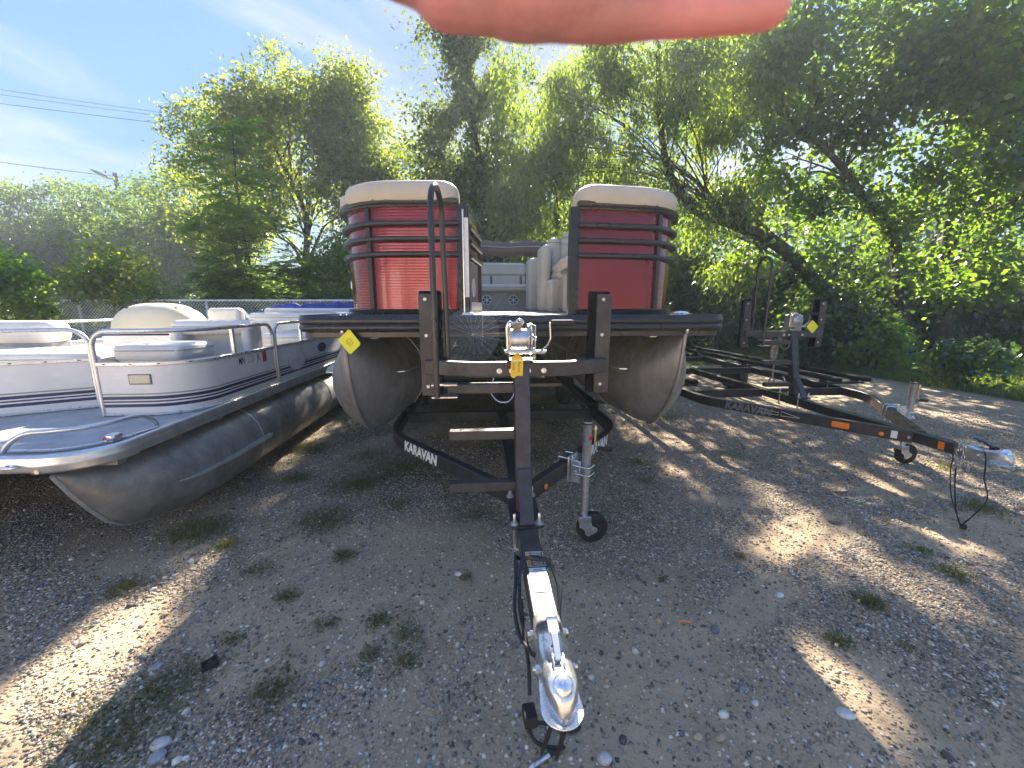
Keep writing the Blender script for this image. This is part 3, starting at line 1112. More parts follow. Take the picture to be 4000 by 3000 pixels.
def tree(name, label, base, trunk, ells, nclus, nleaf, leaf, m, seed, sig=0.32, r0=0.14, style='broad', group='trees behind the yard',
         cat='tree', nlimb=14, wr=0.62, shell=0.45, barkm='bark', gaps=True, droop=0.35, flat=0.65, limb_r=0.3, zmin=0.0):
    """trunk: points from the foot up; ells: (x, y, z, rx, ry, rz) lobes that the crown fills, all relative to the foot"""
    r_ = np.random.default_rng(seed)
    root = thing(name, label, cat, base, 0, group)
    T = np.array(trunk, dtype=float)
    B = np.array([base[0], base[1], base[2]], dtype=float)
    E = np.array(ells, dtype=float)
    vol = E[:, 3] * E[:, 4] * E[:, 5]
    pick = r_.choice(len(E), nclus, p=vol / vol.sum())
    d = unit(r_.normal(0, 1, (nclus, 3)))
    rad = (shell + (1 - shell) * r_.random(nclus)) ** 0.8
    Cc = E[pick, :3] + d * rad[:, None] * E[pick, 3:]
    Cc = Cc[Cc[:, 2] > zmin]
    nclus = len(Cc)
    # leaves
    k = nleaf // nclus
    size = r_.uniform(.6, 1.4, nclus)
    off = r_.normal(0, 1, (nclus, k, 3)) * sig * size[:, None, None]
    off[..., 2] *= flat
    if style == 'willow':
        off[..., 2] = (.5 - np.abs(r_.normal(0, 1, (nclus, k)))) * sig * 1.05
        strand = r_.integers(0, 9, (nclus, k))
        sx = r_.normal(0, sig * .8, (nclus, 9, 2))
        pk = np.take_along_axis(sx, strand[..., None].repeat(2, -1), 1)
        off[..., :2] = pk + r_.normal(0, .05, (nclus, k, 2))
    if style == 'frond':
        nf = 7
        np_ = max(k // nf, 8)
        P, D, Nn, Ls = [], [], [], []
        for c in Cc:
            for f in range(nf):
                az = r_.uniform(0, 2 * math.pi)
                el = r_.uniform(-.1, .7)
                ln = r_.uniform(.45, .85)
                dr = np.array([math.cos(az) * math.cos(el), math.sin(az) * math.cos(el), math.sin(el)])
                st = c + r_.normal(0, sig * .3, 3)
                sd_ = np.array([-math.sin(az), math.cos(az), 0])
                for q in range(np_):
                    t_ = .15 + .85 * (q // 2) / (np_ / 2)
                    p = st + dr * ln * t_ + np.array([0, 0, -.38 * ln * t_ * t_])
                    sg = 1 if q % 2 else -1
                    P.append(p)
                    D.append(sd_ * sg + dr * .35 + np.array([0, 0, -.35]))
                    Nn.append(np.array([0, 0, 1.]) + r_.normal(0, .2, 3))
                    Ls.append(leaf * r_.uniform(.8, 1.2) * (1.15 - .45 * t_))
        P, D, Nn, Ls = np.array(P), np.array(D), np.array(Nn), np.array(Ls)
    else:
        P = (Cc[:, None, :] + off).reshape(-1, 3)
        n = len(P)
        D = unit(off.reshape(-1, 3)) * .5 + unit(r_.normal(0, 1, (n, 3))) * .75 + np.array([0, 0, -droop])
        Nn = unit(r_.normal(0, 1, (n, 3))) * .8 + np.array([0, -.15, .75])
        Ls = leaf * r_.uniform(.6, 1.35, n)
        if style == 'willow':
            D = unit(r_.normal(0, 1, (n, 3))) * .45 + np.array([0, 0, -1.0])
            Nn = unit(r_.normal(0, 1, (n, 3)))
    kp = P[:, 2] > .02
    if gaps:
        kp &= sun_gaps(P + B, 0.12, r_)
    V, F = leaf_quads(P[kp], D[kp], Nn[kp], Ls[kp], wr)
    npmesh('crown', V, F, m, root)
    # trunk and limbs
    mb = MB()
    tp = curve(trunk, 5)
    N = len(tp)
    mb.tube(tp, [r0 * (1 - .78 * i / (N - 1)) * (1.35 if i == 0 else 1) for i in range(N)], 9)
    mb.build('trunk', M[barkm], root)
    if nlimb:
        mb = MB()
        idx = r_.choice(nclus, min(nlimb, nclus), replace=False)
        for i in idx:
            c = Cc[i]
            f = np.clip((c[2] - T[0, 2]) / max(T[-1, 2] - T[0, 2], .1) * .72 + r_.uniform(-.1, .08), .12, .97)
            s = tp[int(f * (N - 1))]
            s = np.array(s[:])
            m1 = s + (c - s) * .35 + np.array([0, 0, .12 * np.linalg.norm(c - s)])
            m2 = s + (c - s) * .7 + r_.normal(0, .12, 3) + np.array([0, 0, .10 * np.linalg.norm(c - s)])
            ra = r0 * (1 - .78 * f) * limb_r * r_.uniform(.7, 1.4)
            ps = curve([s, m1, m2, c], 4)
            q = len(ps)
            mb.tube(ps, [max(ra * (1 - .85 * j / (q - 1)), .004) for j in range(q)], 6)
            for _ in range(3):
                a_ = np.array(ps[r_.integers(q // 2, q - 1)][:])
                e_ = c + r_.normal(0, sig * .8, 3)
                mb.tube(curve([a_, (a_ + e_) / 2 + np.array([0, 0, .06]), e_], 3), [max(ra * .3, .005)] * 6 + [.003], 5)
        lo_ = mb.build('limb', M[barkm], root)
        lo_['kind'] = 'stuff'
    return root

# sunlit places, from the photograph
beam((0.10, 0.85, 0.5), 0.34)
beam((0.08, 1.15, 0.5), 0.28)
beam((-0.05, 3.4, 1.35), 0.5)
beam((-0.2, 4.6, 1.35), 0.6)
beam((0.7, 3.0, 2.1), 0.45)
for q in [(5.5, 10.3, .1, .8), (6.8, 10.3, .1, .8), (8.2, 9.6, .1, .9), (8.4, 8.0, .1, .8), (9.6, 10.5, .1, .9), (8.6, 6.6, .1, .7), (4.2, 10.4, .1, .6), (-9.9, 10.2, 2.2, 1.2), (-12.0, 9.5, 1.8, 1.1), (-6.3, 11.4, 1.9, 1.1), (-4.7, 11.6, 1.9, 1.0), (-7.3, 11.3, 4.2, .9), (-7.3, 11.3, 2.6, .9), (-8.6, 11.6, 1.4, .8), (-3.2, 12.0, 2.2, .8)]:
    beam(q[:3], q[3])
for px, py, r_ in [(1950, 800, .6), (2120, 840, .6), (1750, 800, .5), (2050, 900, .4), (1650, 880, .35), (1380, 900, .3), (1500, 1040, .25), (1620, 1030, .25), (1700, 1210, .25), (1880, 1100, .3), (2000, 1000, .25), (1450, 1010, .2), (1350, 940, .25), (2180, 1250, .25), (1900, 1560, .15)]:
    beam(gp(px, py), r_)
for q in [(-3.0, 2.6, 1.05, .4), (-3.2, 3.4, 1.2, .7), (-2.6, 3.6, 1.0, .5), (-2.2, 4.9, .6, .4), (-1.6, 1.1, 0, .3), (-1.75, 1.5, 0, .25), (-1.4, 3.3, 0, .3), (-1.5, 4.2, 0, .35)]:
    beam(q[:3], q[3])
for px, py, r_ in [(1750, 1150, .35), (1840, 1180, .22), (1690, 1080, .22), (1720, 1620, .16), (1850, 1490, .15), (1950, 1060, .25), (2050, 1150, .2),
                   (1420, 950, .3), (1500, 960, .3), (1560, 1000, .2), (2150, 980, .35), (2190, 1080, .3), (620, 1000, .2), (700, 930, .3), (560, 1090, .15),
                   (250, 1330, .2), (150, 1420, .2), (430, 1220, .15), (2000, 1290, .15), (1580, 930, .15), (2100, 1320, .12), (1340, 1000, .2)]:
    beam(gp(px, py), r_)

# ---- left of the yard, behind the wire fence
GL = 'trees behind the wire fence at left'
tree('elm_tree', 'tall loose-crowned tree with an open fork against the blue sky', (-7.2, 14.5, 0),
     [(0, 0, 0), (-.1, 0, 2.2), (.1, .1, 4.4), (-.5, 0, 6.2), (-1.1, 0, 8.0)],
     [(-.9, 0, 8.0, 1.3, 1.2, 1.6), (.5, .2, 7.6, 1.2, 1.2, 1.6), (-.2, 0, 5.9, 1.9, 1.6, 1.4), (.7, 0, 4.8, 1.5, 1.2, 1.0), (-1.2, 0, 4.7, 1.1, 1.1, 1.0)],
     210, 29000, .125, M['leaf_elm'], 101, sig=.27, r0=.15, group=GL, nlimb=34, shell=.35, limb_r=.42)
tree('poplar_tree', 'pointed pale green tree, tallest behind the red boat at left', (-5.2, 14.2, 0),
     [(0, 0, 0), (.1, 0, 3), (0, 0, 5.5), (-.1, 0, 7.6)],
     [(0, 0, 8.4, .8, .8, 1.1), (0, 0, 6.9, 1.25, 1.2, 1.3), (.1, 0, 5.4, 1.6, 1.2, 1.2), (.3, .3, 4.4, 1.5, 1.0, .8)],
     200, 31000, .12, M['leaf_elm'], 102, sig=.27, r0=.13, group=GL, nlimb=28, shell=.3)
tree('round_tree', 'rounded tree at the left edge of the clump, wires ending at it', (-10.3, 15.4, 0),
     [(0, 0, 0), (.2, 0, 2.5), (0, 0, 4.6), (.2, 0, 6.8)],
     [(-.3, 0, 7.4, 1.2, 1.2, 1.2), (.9, 0, 7.6, 1.0, 1.2, 1.2), (-.4, 0, 5.6, 1.7, 1.5, 1.6), (1.0, 0, 5.4, 1.3, 1.4, 1.7), (0, 0, 4.0, 1.6, 1.2, 1.0)],
     210, 31000, .12, M['leaf_elm'], 103, sig=.27, r0=.14, group=GL, nlimb=28, shell=.35)
tree('hazy_tree', 'lower hazy tree filling the gap left of the dark cottonwood', (-4.0, 17.0, 0),
     [(0, 0, 0), (.1, 0, 2.5), (0, 0, 5), (0, 0, 7.2)],
     [(0, 0, 6.9, 1.2, 1.1, 1.0), (1.0, 0, 5.6, 1.3, 1.2, 1.3), (-.6, 0, 5.4, 1.4, 1.3, 1.3), (.6, 0, 3.2, 2.2, 1.5, 1.9)],
     190, 28000, .125, M['leaf_elm'], 104, sig=.28, r0=.12, group=GL, nlimb=18)
tree('tree_of_heaven', 'slender tree with drooping feathery compound leaves at the fence', (-7.3, 11.4, 0),
     [(0, 0, 0), (.1, 0, 2), (0, 0, 4), (.05, 0, 6.0)],
     [(0, 0, 5.7, .45, .5, .6), (0, 0, 4.7, .9, .8, .7), (.1, 0, 3.6, 1.2, 1.0, .8), (-.2, 0, 2.4, 1.3, 1.0, .9)],
     85, 17000, .18, M['leaf_sumac'], 105, sig=.22, r0=.05, style='frond', group=GL, nlimb=20, wr=.34, shell=.2)
GS = 'shrubs along the wire fence'
for i, (x, y, lab, ells, seed, mt, st) in enumerate([
        (-6.3, 11.6, 'bright green feathery shrub under the slender tree', [(0, 0, 2.0, 1.1, .8, 1.1), (.4, -.2, 1.0, 1.2, .8, .9), (-.8, -.2, 1.5, .7, .7, .8)], 111, 'leaf_sumac', 'frond'),
        (-4.7, 11.8, 'dense sunlit bush left of the red boat fence panel', [(0, 0, 2.3, 1.2, .9, 1.3), (.2, -.2, 1.1, 1.4, .9, 1.0)], 112, 'leaf_sumac', 'broad'),
        (-3.2, 12.2, 'dark bush directly behind the left red panel', [(0, 0, 2.4, 1.2, .9, 1.4), (-.2, 0, 1.1, 1.3, .9, 1.0)], 113, 'leaf_maple', 'broad'),
        (-8.6, 11.8, 'low feathery shrub overhanging the chain link fence', [(0, 0, 1.6, .8, .7, .7), (.5, -.3, 1.9, .7, .6, .6), (0, 0, .8, .9, .7, .8)], 114, 'leaf_sumac', 'frond')]):
    fr = st == 'frond'
    tree('shrub', lab, (x, y, 0), [(0, 0, 0), (.05, 0, .8), (0, 0, 1.8)], ells, 60 if fr else 150, 15000 if fr else 23000, .16 if fr else .095, M[mt], seed,
         sig=.2 if fr else .24, r0=.04, style=st, group=GS, cat='shrub', nlimb=14, wr=.36 if fr else .6, shell=.3, zmin=.1, gaps=False)
tree('maple_sapling', 'yellow-green sapling catching the sun behind the chain link fence', (-9.9, 10.2, 0), [(0, 0, 0), (.1, 0, 1), (.1, 0, 2.4)],
     [(0, 0, 2.45, .7, .6, .4), (-.2, 0, 1.95, 1.0, .7, .35), (.5, 0, 1.75, .8, .6, .35)], 60, 4200, .11, M['leaf_yellow'], 121, sig=.2, r0=.035, group=GS, cat='sapling', nlimb=12, wr=.8, zmin=.9, gaps=False)
tree('maple_sapling', 'soft green sapling at the left edge of the photo', (-12.0, 9.5, 0), [(0, 0, 0), (.1, 0, 1), (.1, 0, 2.2)],
     [(0, 0, 2.1, .9, .6, .5), (.2, 0, 1.5, .8, .6, .4)], 50, 4200, .11, M['leaf_sumac'], 122, sig=.2, r0=.035, group=GS, cat='sapling', nlimb=10, wr=.8, zmin=.5, gaps=False)
GF = 'trees far behind the fence at left'
far_src = []
for i, (px, py, y, rx, lab) in enumerate([
        (25, 390, 29, 3.0, 'far tree cut by the left edge of the photo'),
        (130, 388, 31, 2.6, 'far rounded tree, second from the left edge'),
        (215, 400, 30, 2.4, 'far tree standing just left of the street lamp pole'),
        (315, 385, 28, 2.4, 'far dark tree right of the street lamp'),
        (395, 365, 26, 2.4, 'far tree half hidden by the rounded tree')]):
    top = dp(px, py, y)
    h = top.z
    if i < 2:
        t_ = tree('far_tree', lab, (top.x, y, 0), [(0, 0, 0), (.1, 0, h * .3), (0, 0, h * .5), (0, 0, h * .74)],
                  [(0, 0, h * .8, rx * .75, 1.8, h * .19), (-.8, 0, h * .55, rx, 2, h * .2), (.9, 0, h * .5, rx, 2, h * .22), (0, -.5, h * .22, rx * 1.3, 2, h * .22)],
                  230, 30000, .19, M['leaf_far'], 130 + i, sig=.5, r0=.22, group=GF, nlimb=12)
        far_src.append((t_, h))
    else:
        p_, h0 = far_src[i % 2]
        t_ = copy_tree(p_)
        t_['label'] = lab
        t_.location = (top.x, y, 0)
        t_.rotation_euler = (0, 0, 2.2 * i)
        t_.scale = (1, 1, h / h0)

# ---- behind the boat and to the right
tree('cottonwood_tree', 'dark spade-leaved tree rising behind the gate opening', (-.9, 13.2, 0),
     [(0, 0, 0), (-.2, 0, 2.6), (0, 0, 5), (-.3, 0, 7), (-.5, 0, 9.0)],
     [(-.6, 0, 9.0, 1.0, 1.0, 1.5), (-.5, 0, 7.2, 1.5, 1.2, 1.3), (-.6, 0, 5.6, 1.7, 1.2, 1.3), (-.3, 0, 3.9, 1.9, 1.3, 1.2), (.3, 0, 2.4, 2.0, 1.3, 1.2)],
     330, 46000, .12, M['leaf_cotton'], 201, sig=.30, r0=.15, nlimb=34, shell=.2, limb_r=.22)
wb = dp(1800, 600, 10.6)
wt = [(wb.x + .9, 10.9, 0), (wb.x + .3, 10.8, 1.3), tuple(dp(1700, 545, 10.5)), tuple(dp(1600, 490, 10.4)), tuple(dp(1490, 445, 10.4)), tuple(dp(1442, 360, 10.5)), tuple(dp(1425, 240, 10.6)), tuple(dp(1420, 90, 10.7))]
b0 = Vector(wt[0])
wt = [tuple(Vector(p) - b0) for p in wt]


def rel(px, py, y):
    return tuple(dp(px, py, y) - b0)


wil = []
for px, py, y, rx, ry, rz in [(1160, 190, 10.4, 1.0, .9, 1.0), (1300, 170, 10.2, 1.1, .9, 1.1), (1480, 150, 10.6, 1.1, .9, 1.0), (1200, 330, 10.8, 1.0, .9, .9), (1350, 330, 10.2, .9, .8, .8),
                              (1540, 280, 10.4, .8, .8, .9), (1130, 440, 11.2, 1.0, .9, .8), (1560, 420, 10.6, .8, .7, .6), (1330, 450, 11.2, .9, .8, .7), (1640, 160, 10.6, .9, .8, .9), (1600, 590, 10.5, .8, .6, .5), (1500, 470, 9.8, .6, .5, .6), (1600, 440, 9.9, .7, .5, .6), (1440, 250, 9.8, .6, .5, .8), (1250, 520, 11.0, .9, .7, .7), (1270, 330, 10.6, .8, .7, .9), (1420, 420, 10.9, .8, .7, .8), (1400, 240, 10.8, .8, .7, .8), (1120, 310, 11.2, .8, .7, .9)]:
    wil.append((*rel(px, py, y), rx, ry, rz))
tree('willow_tree', 'leaning willow with thick slanting trunk and hanging yellow-green leaves', tuple(b0), wt, wil,
     560, 62000, .125, M['leaf_willow'], 202, sig=.27, r0=.20, droop=1.1, flat=.8, nlimb=44, wr=.34, shell=.1, limb_r=.17)
# branch forks and the maples on the right
mb0 = dp(2010, 640, 11.2)


def relm(b, px, py, y):
    return tuple(dp(px, py, y) - Vector((b[0], b[1], 0)))


def fill(b, lst):
    return [(*relm(b, px, py, y), rx, ry, rz) for px, py, y, rx, ry, rz in lst]


b1 = (dp(1985, 640, 11).x, 11.0, 0)
tree('maple_tree', 'maple with a long bough slanting up to the left over the bare trailer', b1,
     [(0, 0, 0), relm(b1, 1930, 520, 11), relm(b1, 1860, 420, 10.9), relm(b1, 1790, 330, 10.8), relm(b1, 1660, 225, 10.6)],
     fill(b1, [(1760, 90, 10.4, 1.3, 1.0, 1.2), (1880, 200, 10.6, 1.2, 1.0, 1.2), (1720, 260, 10.9, 1.0, .9, .9), (1850, 330, 11.2, 1.1, .9, 1.0), (1650, 380, 11.6, 1.0, .9, .9), (1760, 440, 11.4, 1.2, .9, .8), (1900, 470, 10.8, 1.1, .9, .8), (1660, 545, 10.0, .7, .5, .45), (1790, 560, 10.0, .8, .5, .5), (1950, 60, 10.6, 1.2, 1.0, 1.2), (1955, 600, 10.6, .8, .5, .6), (1890, 585, 10.4, .7, .5, .5)]),
     240, 14500, .14, M['leaf_maple'], 203, sig=.24, r0=.17, nlimb=34, wr=.8, shell=.25)
b2 = (dp(2060, 640, 11.7).x, 11.7, 0)
tree('maple_tree', 'tall maple with twin dark trunks near the right edge', b2,
     [(0, 0, 0), relm(b2, 2058, 480, 11.7), relm(b2, 2080, 320, 11.7), relm(b2, 2100, 160, 11.7), relm(b2, 2115, -60, 11.7)],
     fill(b2, [(2050, 40, 9.7, 1.1, .9, 1.1), (2160, 120, 9.6, 1.1, .9, 1.1), (2020, 200, 9.8, 1.0, .9, 1.0), (2170, 300, 9.6, 1.1, .9, 1.0), (2060, 380, 10.0, .9, .9, .8), (2180, 460, 9.5, .9, .8, .8), (2060, 625, 10.6, .8, .5, .7), (2065, 520, 10.4, .8, .5, .7), (2150, 610, 10.4, .8, .5, .7)]),
     190, 10500, .145, M['leaf_maple'], 204, sig=.24, r0=.24, nlimb=30, wr=.8, shell=.25)
b3 = (dp(2130, 640, 12.6).x, 12.6, 0)
tree('dark_trunk_tree', 'straight dark-trunked tree just right of the twin-trunked maple', b3,
     [(0, 0, 0), relm(b3, 2125, 480, 12.6), relm(b3, 2140, 300, 12.6), relm(b3, 2150, 100, 12.6), relm(b3, 2150, -60, 12.6)],
     fill(b3, [(2230, 30, 10.4, 1.2, .9, 1.1), (2240, 250, 10.4, 1.2, .9, 1.2), (2220, 420, 10.4, 1.0, .9, .9), (2120, 200, 11.0, 1.0, .9, 1.0)]),
     110, 6000, .145, M['leaf_maple'], 205, sig=.24, r0=.22, nlimb=20, wr=.8, shell=.25)
b4 = (dp(1640, 640, 13.6).x, 13.6, 0)
tree('back_maple_tree', 'maple further back, its fork showing white sky between willow and bough', b4,
     [(0, 0, 0), relm(b4, 1640, 480, 13.6), relm(b4, 1660, 330, 13.6), relm(b4, 1640, 180, 13.6), relm(b4, 1620, 60, 13.6)],
     fill(b4, [(1620, 60, 13.4, 1.6, 1.1, 1.4), (1560, 230, 13.8, 1.3, 1.0, 1.2), (1720, 200, 13.4, 1.4, 1.0, 1.2), (1560, 500, 13.6, 1.5, 1.0, 1.2), (1700, 520, 13.8, 1.6, 1.0, 1.2)]),
     150, 14000, .13, M['leaf_maple'], 206, sig=.33, r0=.18, nlimb=24, wr=.8, shell=.25)
b5 = (dp(1200, 640, 14.5).x, 14.5, 0)
tree('back_willow_tree', 'bright backlit tree behind the willow, over the gate opening', b5,
     [(0, 0, 0), relm(b5, 1200, 480, 14.5), relm(b5, 1230, 330, 14.5), relm(b5, 1220, 180, 14.5)],
     fill(b5, [(1130, 230, 14.5, 1.3, 1.1, 1.2), (1260, 230, 14.5, 1.5, 1.1, 1.3), (1120, 390, 14.5, 1.4, 1.1, 1.2), (1290, 400, 14.5, 1.6, 1.1, 1.2), (1180, 520, 14.5, 1.9, 1.1, 1.1), (1400, 520, 14.5, 1.8, 1.1, 1.2)]),
     220, 26000, .13, M['leaf_willow'], 207, sig=.32, r0=.15, nlimb=24, wr=.5, shell=.25)
# the dead limb lying in the shrubs and the undergrowth
dl = dp(1640, 602, 9.4)
dr = dp(1705, 575, 9.6)
o = MB().tube(curve([dl, (dl + dr) / 2 + Vector((0, 0, -.03)), dr + Vector((0, 0, .04))], 4), [.02, .03, .026, .036, .033, .042, .04, .046, .05], 8).build('dead_branch', M['barkpale'])
tag(o, 'broken pale dead branch sticking out behind the tall hoop', 'branch')
GU = 'shrubs under the trees at right'
PROTO = {}
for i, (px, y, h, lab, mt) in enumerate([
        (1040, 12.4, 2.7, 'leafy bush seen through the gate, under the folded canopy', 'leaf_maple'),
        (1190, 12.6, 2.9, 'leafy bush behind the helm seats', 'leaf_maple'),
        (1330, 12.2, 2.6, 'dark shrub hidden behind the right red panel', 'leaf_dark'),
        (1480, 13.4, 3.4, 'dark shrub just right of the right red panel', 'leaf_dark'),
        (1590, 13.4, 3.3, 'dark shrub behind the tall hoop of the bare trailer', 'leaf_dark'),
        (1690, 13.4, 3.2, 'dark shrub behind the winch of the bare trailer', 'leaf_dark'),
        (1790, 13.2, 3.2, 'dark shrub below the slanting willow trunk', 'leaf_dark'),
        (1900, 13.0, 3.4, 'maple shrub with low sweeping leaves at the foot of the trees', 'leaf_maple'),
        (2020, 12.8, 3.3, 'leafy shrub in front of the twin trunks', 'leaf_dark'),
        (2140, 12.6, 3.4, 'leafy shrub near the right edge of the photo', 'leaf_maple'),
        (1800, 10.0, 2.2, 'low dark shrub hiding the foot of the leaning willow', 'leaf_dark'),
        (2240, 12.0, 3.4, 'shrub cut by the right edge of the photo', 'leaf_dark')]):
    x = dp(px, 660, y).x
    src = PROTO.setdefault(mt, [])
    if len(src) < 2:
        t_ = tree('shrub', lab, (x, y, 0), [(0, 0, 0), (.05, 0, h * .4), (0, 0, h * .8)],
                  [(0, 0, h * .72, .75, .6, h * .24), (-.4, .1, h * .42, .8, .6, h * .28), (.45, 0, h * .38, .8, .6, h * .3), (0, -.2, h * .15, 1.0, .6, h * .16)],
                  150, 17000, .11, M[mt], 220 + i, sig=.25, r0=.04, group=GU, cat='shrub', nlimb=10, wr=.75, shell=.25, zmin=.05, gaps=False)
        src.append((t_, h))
    else:
        p_, h0 = src[i % 2]
        t_ = copy_tree(p_)
        t_['label'] = lab
        t_.location = (x, y, 0)
        t_.rotation_euler = (0, 0, 1.9 * i)
        t_.scale = (1, 1, h / h0)
wx = dp(1900, 740, 8.6)
tree('weed_plant', 'tall light green leafy weed standing in the verge', (wx.x, 8.6, 0), [(0, 0, 0), (.02, 0, .4), (0, 0, .9)],
     [(0, 0, .85, .35, .3, .25), (-.2, 0, .5, .4, .3, .25), (.3, 0, .55, .4, .3, .3)], 36, 1100, .12, M['leaf_sumac'], 240, sig=.12, r0=.012, group=None, cat='weed', nlimb=14, wr=.8, gaps=False, zmin=.1)
wx = dp(2090, 770, 7.0)
tree('weed_plant', 'grey-green bushy weed in the verge near the right edge', (wx.x, 7.0, 0), [(0, 0, 0), (.02, 0, .3), (0, 0, .7)],
     [(0, 0, .6, .45, .35, .3), (-.35, 0, .4, .4, .3, .25), (.35, 0, .45, .4, .3, .25)], 36, 1500, .10, M['leaf_dark'], 241, sig=.12, r0=.012, group=None, cat='weed', nlimb=12, wr=.7, gaps=False, zmin=.1)


def woodland():
    """the wood carries on behind the first trees as one mass"""
    r_ = np.random.default_rng(301)
    n = 90000
    x = r_.uniform(-15, 26, n)
    dpt = r_.uniform(0, 1, n)
    y = 16.5 + 4.5 * dpt + .15 * np.abs(x)
    top = np.where(x > -2.0, 6.2, 2.8) + np.where(x > 5, 0.6, 0.0)
    z = r_.uniform(0, 1, n) ** 1.15 * top * (0.75 + .5 * fbm(x, y, .35, 310))
    keep = fbm(x * 1.0, z * 1.0, .8, 320, 3) > .40
    C = np.stack([x, y, z], -1)[keep]
    n = len(C)
    C2 = C[sun_gaps(C, .15, r_)]
    n = len(C2)
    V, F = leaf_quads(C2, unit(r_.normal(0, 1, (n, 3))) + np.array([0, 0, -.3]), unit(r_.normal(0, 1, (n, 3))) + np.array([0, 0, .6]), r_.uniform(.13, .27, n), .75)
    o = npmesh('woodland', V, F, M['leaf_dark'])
    tag(o, 'dense woods carrying on behind the nearest trees', 'woods')
    o['kind'] = 'stuff'
    V, F = [], []
    mb = MB()
    for i in range(26):
        x0 = r_.uniform(-1, 22)
        y0 = 15.5 + r_.uniform(0, 4)
        h = r_.uniform(6, 8)
        mb.tube([(x0, y0, 0), (x0 + r_.normal(0, .2), y0, h * .5), (x0 + r_.normal(0, .5), y0, h)], [r_.uniform(.08, .16), .08, .03], 6)
    o = mb.build('woodland_trunks', M['bark'])
    tag(o, 'dark trunks standing back in the woods', 'woods')
    o['kind'] = 'stuff'


woodland()

# ------------------------------------------------------------------ chain link fence
FY, FH = 10.0, 1.56
fx0, fx1 = -15.0, -2.5
fen = thing('chain_link_fence', 'low galvanised chain link fence in front of the left trees', 'fence', (fx0, FY, 0))
MB().tube([(0, 0, FH), (fx1 - fx0, 0, FH)], .022, 8).build('top_rail', M['fence'], fen)
xp = dp(166, 650, FY).x - fx0
post = None
for k in range(-2, 5):
    px_ = xp + k * 3.15
    if not 0 < px_ < fx1 - fx0: continue
    if post is None:
        post = MB().lathe([(.03, -.05), (.03, FH - .01), (.032, FH + .005), (.02, FH + .03)], (0, .03, 0), n=10).build('post', M['fence'], fen)
        po = post
    else:
        po = post.copy()
        COL.objects.link(po)
    po.location = (px_, 0, 0)
V, F = [], []
step = .083
Wd = fx1 - fx0
nw = 0
for sgn in (1, -1):
    k = -FH
    while k < Wd + FH:
        # a wire runs up at 45 degrees from (k, 0); clip to the fence
        x0_, z0_ = (k, .04) if sgn > 0 else (k + FH, .04)
        x1_, z1_ = (k + FH - .04, FH) if sgn > 0 else (k + .04, FH)
        if min(x0_, x1_) > 0.05 and max(x0_, x1_) < Wd:
            dz = .002 * sgn
            for (a, b) in (((x0_, -dz, z0_), (x1_, -dz, z1_)),):
                i0 = len(V)
                q = .0062
                V += [(a[0] - q, a[1], a[2]), (a[0] + q, a[1] + q, a[2]), (a[0] + q, a[1] - q, a[2]), (b[0] - q, b[1], b[2]), (b[0] + q, b[1] + q, b[2]), (b[0] + q, b[1] - q, b[2])]
                F += [(i0, i0 + 1, i0 + 4, i0 + 3), (i0 + 1, i0 + 2, i0 + 5, i0 + 4), (i0 + 2, i0, i0 + 3, i0 + 5)]
        k += step
o = npmesh('wire_mesh', np.array(V), np.array(F), M['fence'], fen)
o['kind'] = 'stuff'

# ------------------------------------------------------------------ street lamp and wires
top = dp(248, 374, 34)
lp = thing('street_lamp', 'dark street lamp on a wooden pole standing above the far trees', 'street lamp', (top.x, 34, 0))
KL = 1.6
MB().tube([(.25, 0, 0), (0, 0, top.z)], [.19, .15], 10).build('pole', M['pole'], lp)
TZ = top.z
MB().tube([(0, 0, TZ - .28 * KL), (-.25 * KL, -.02, TZ - .26 * KL), (-.5 * KL, -.03, TZ - .16 * KL)], .055, 8).build('bracket', M['lamp'], lp)
q = Matrix.Rotation(R(24), 3, 'Y')
MB().ell((-.72 * KL, -.04, TZ - .02), (.46 * KL, .24, .075 * KL), 14, 8, q).build('lamp_head', M['lamp'], lp)
MB().ell((-.55 * KL, -.04, TZ - .16 * KL), (.17 * KL, .19, .07 * KL), 12, 8, q).build('lens', M['lens'], lp)
MB().lathe([(.06, 0), (.06, .11), (.03, .14)], (-.42 * KL, -.04, TZ), n=8).build('photocell', M['lamp'], lp)
for i, (a, b, sag, lab) in enumerate([((-40, 186), (380, 245), .3, 'uppermost power line crossing the sky at left'), ((-40, 197), (385, 252), .35, 'second power line, just below the uppermost'),
                                      ((-40, 217), (690, 304), .35, 'third power line running into the tall trees'), ((-40, 344), (330, 388), .3, 'lowest power line passing above the street lamp')]):
    A, Bp = dp(a[0], a[1], 24), dp(b[0], b[1], 27)
    A, Bp = A + (A - Bp) * .15, Bp + (Bp - A) * .5
    P = [A + (Bp - A) * t for t in np.linspace(0, 1, 17)]
    P = [p - Vector((0, 0, sag * 4 * t * (1 - t) * .25)) for p, t in zip(P, np.linspace(0, 1, 17))]
    o = MB().tube(P, .013 if i < 2 else .016, 5).build('power_line', M['cable'])
    tag(o, lab, 'power line', 'power lines at left')

YAW = R(4.57)


